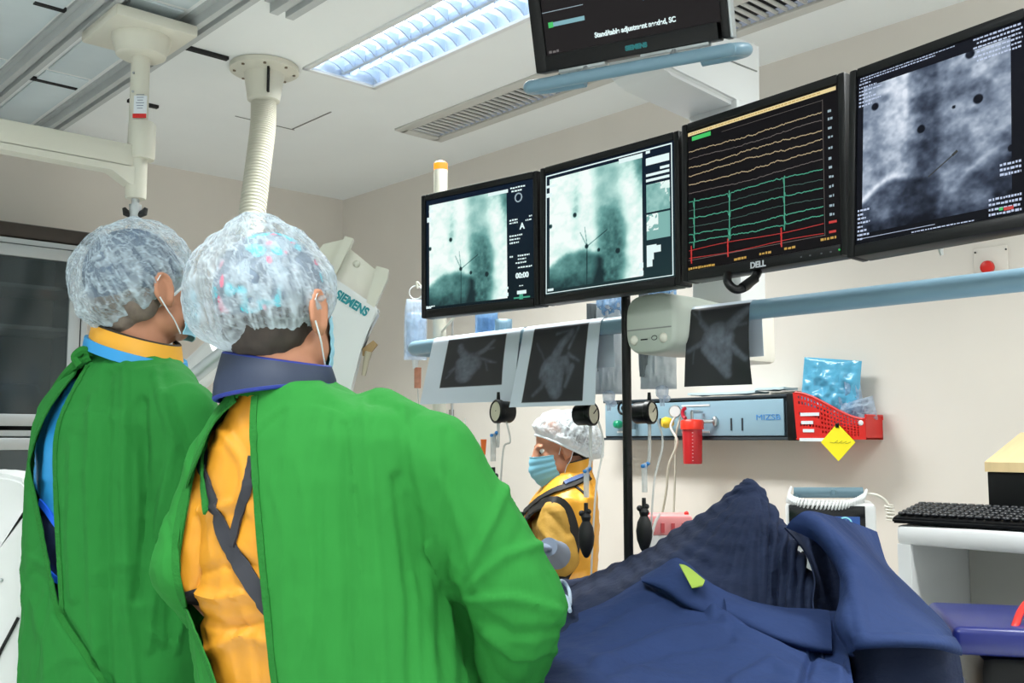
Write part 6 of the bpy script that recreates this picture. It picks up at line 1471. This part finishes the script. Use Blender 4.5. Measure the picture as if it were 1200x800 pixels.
# ---------------- nurse
D3 = 3.52; r3, f3 = pose(-98); foot = W(656, 515, D3)-UP*EYE
t3 = thing('person', 'person in yellow apron with blue mask and white cap, in profile beyond the drape', 'person', foot)
hc3 = W(656, 524, D3); hf3 = (f3*.97-UP*.24).normalized(); hr3 = r3; hu3 = hr3.cross(hf3)
if hu3.z < 0: hu3 = -hu3
nsh, nel, nwr = W(652, 606, 3.38), W(657, 655, 3.36), W(645, 643, 3.22)
osh, oel, owr = W(650, 606, 3.68), W(630, 660, 3.70), W(604, 652, 3.60)
b = B(); H3 = head_shape(b, hc3, hr3, hf3, hu3, .98)
limb(b, [H3(0, -.022, -.05), W(668, 560, D3), W(664, 590, D3)], [.05, .052, .06])
torso(b, [(W(664, 572, D3), .09, .06), (W(660, 600, D3), .165, .085), (W(656, 650, D3), .155, .10), (W(655, 720, D3), .15, .10), (W(656, 790, D3), .16, .11)], r3, f3)
limb(b, [nsh, nel, nwr], [.048, .038, .027]); limb(b, [osh, oel, owr], [.048, .038, .027])
V, Fq, N = fuse(b, .0055, 3); mesh_part('body', V, Fq, M_skin, t3); eyes(H3, .98, t3)
for w, e, sd in ((nwr, nel, -1), (owr, oel, 1)):
    V, Fq, N = hand(w, (w-e).normalized()*.5-CR*.6, -UP, sd, .96, .8); mesh_part('grey_glove', V, Fq, mat('grey_glove', (112, 124, 142), .6), t3)
for w, e in ((nwr, nel), (owr, oel)): part('glove_cuff', B().tube([w-(e-w).normalized()*.03, w, w.lerp(e, .35), w.lerp(e, .6)], [.030, .034, .040, .047], 18), mat('grey_glove', (112, 124, 142), .6), t3)
legs(t3, foot, r3, f3, .72, .085)
M_must = mat('mustard_scrub', (180, 138, 52), .75, var=.05, bump=.15, bscale=120); M_vest = mat('golden_apron_vinyl', (232, 164, 44), .45, var=.05, vscale=8)
b = B(); limb(b, [nsh, nsh.lerp(nel, .95)], [.056, .064]); limb(b, [osh, osh.lerp(oel, .95)], [.056, .062]); torso(b, [(W(664, 575, D3), .10, .062), (W(660, 600, D3), .175, .088), (W(656, 650, D3), .16, .105), (W(655, 760, D3), .16, .11)], r3, f3)
V, Fq, N = fuse(b, .006, 4); V = gown_folds(V, N, [([(630, 612), (650, 640), (662, 650)], .008, 5), ([(640, 600), (668, 625)], -.006, 5)], 61, .006, (12, 12, 6)); mesh_part('scrub_shirt', V, Fq, M_must, t3)
b = B(); k = D3/FPX; torso(b, [(W(672, 553, D3), .080, .064), (W(668, 566, D3), .125, .082), (W(662, 584, D3), .170, .106), (W(657, 612, D3), .178, .125), (W(655, 650, D3), .176, .122), (W(655, 700, D3), .182, .126), (W(656, 800, D3), .2, .135), (W(656, 880, D3), .205, .14)], r3, f3, 2.6)
V, Fq, N = fuse(b, .006, 5); V = gown_folds(V, N, [([(668, 640), (690, 655)], .007, 5), ([(660, 675), (690, 668)], -.007, 5), ([(690, 580), (684, 640)], .005, 6)], 71, .005, (10, 10, 5)); tv = bvh(V, Fq)
hole3 = [(611, 626), (614, 612), (624, 598), (640, 589), (655, 588), (666, 600), (673, 625), (672, 650), (664, 670), (652, 690), (646, 690), (640, 680), (625, 660)]
G = cut(V, Fq, N, hole3); mesh_part('lead_apron', V, G, M_vest, t3)
M_pipe = mat('black_piping', (24, 22, 20), .7)
strap('armhole_piping', tv, [(613, 616), (624, 598), (640, 589), (655, 588), (666, 600), (673, 625), (672, 650), (664, 670), (652, 690), (646, 700)], .034, M_pipe, t3, off=.002, t=.004, n=10)
strap('shoulder_strap', tv, [(690, 560), (672, 568), (650, 576), (630, 588), (612, 604), (604, 606)], .022, M_pipe, t3, off=.006, t=.004)
strap('apron_seam', tv, [(660, 566), (674, 570), (686, 580)], .008, M_pipe, t3, off=.003)
strap('blue_neck_band', tv, [(688, 558), (676, 562), (662, 568)], .016, mat('slate_blue_band', (60, 84, 130), .6), t3, off=.010, t=.004)
b = B(); q = W(607, 603, 3.42); b.box(q, (.035, .03, .02), .005); b.box(q-CR*.02, (.02, .02, .035), .004); part('buckle', b, M_black, t3)
collar(t3, [(W(671, 562, D3), .078, .066), (W(672, 550, D3), .074, .064), (W(673, 540, D3), .068, .060)], (r3*.98+UP*.0).normalized(), (f3*.95-UP*.25).normalized(), M_vest, M_pipe, ph0=a0, ph1=a1)
b = B(); R3 = Matrix((hr3, hf3, hu3)).transposed().to_4x4(); b.sph(H3(0, -.036, .030), (.075, .086, .086), 26, 18, R3); b.sph(H3(0, -.070, -.020), (.05, .036, .042), 20, 14, R3); V, Fq, N = fuse(b, .004, 3); mesh_part('hair', V, Fq, mat('dark_hair', (58, 50, 46), .7, var=.3, vscale=40), t3)
mask(t3, H3, .98, mat('light_blue_mask', (128, 190, 212), .7), hr3, hf3, hu3)
bouffant(t3, hc3, hr3, f3, UP, .106, .126, .104, (0, -.026, .026), .42, film_mat('hair_net_fabric_white', (222, 230, 234), .30, .6, 26, transl=.3, attr=True), 23, None, tau1=1.86, ncrk=1., hb=(H3, hr3, hf3, hu3, .98))
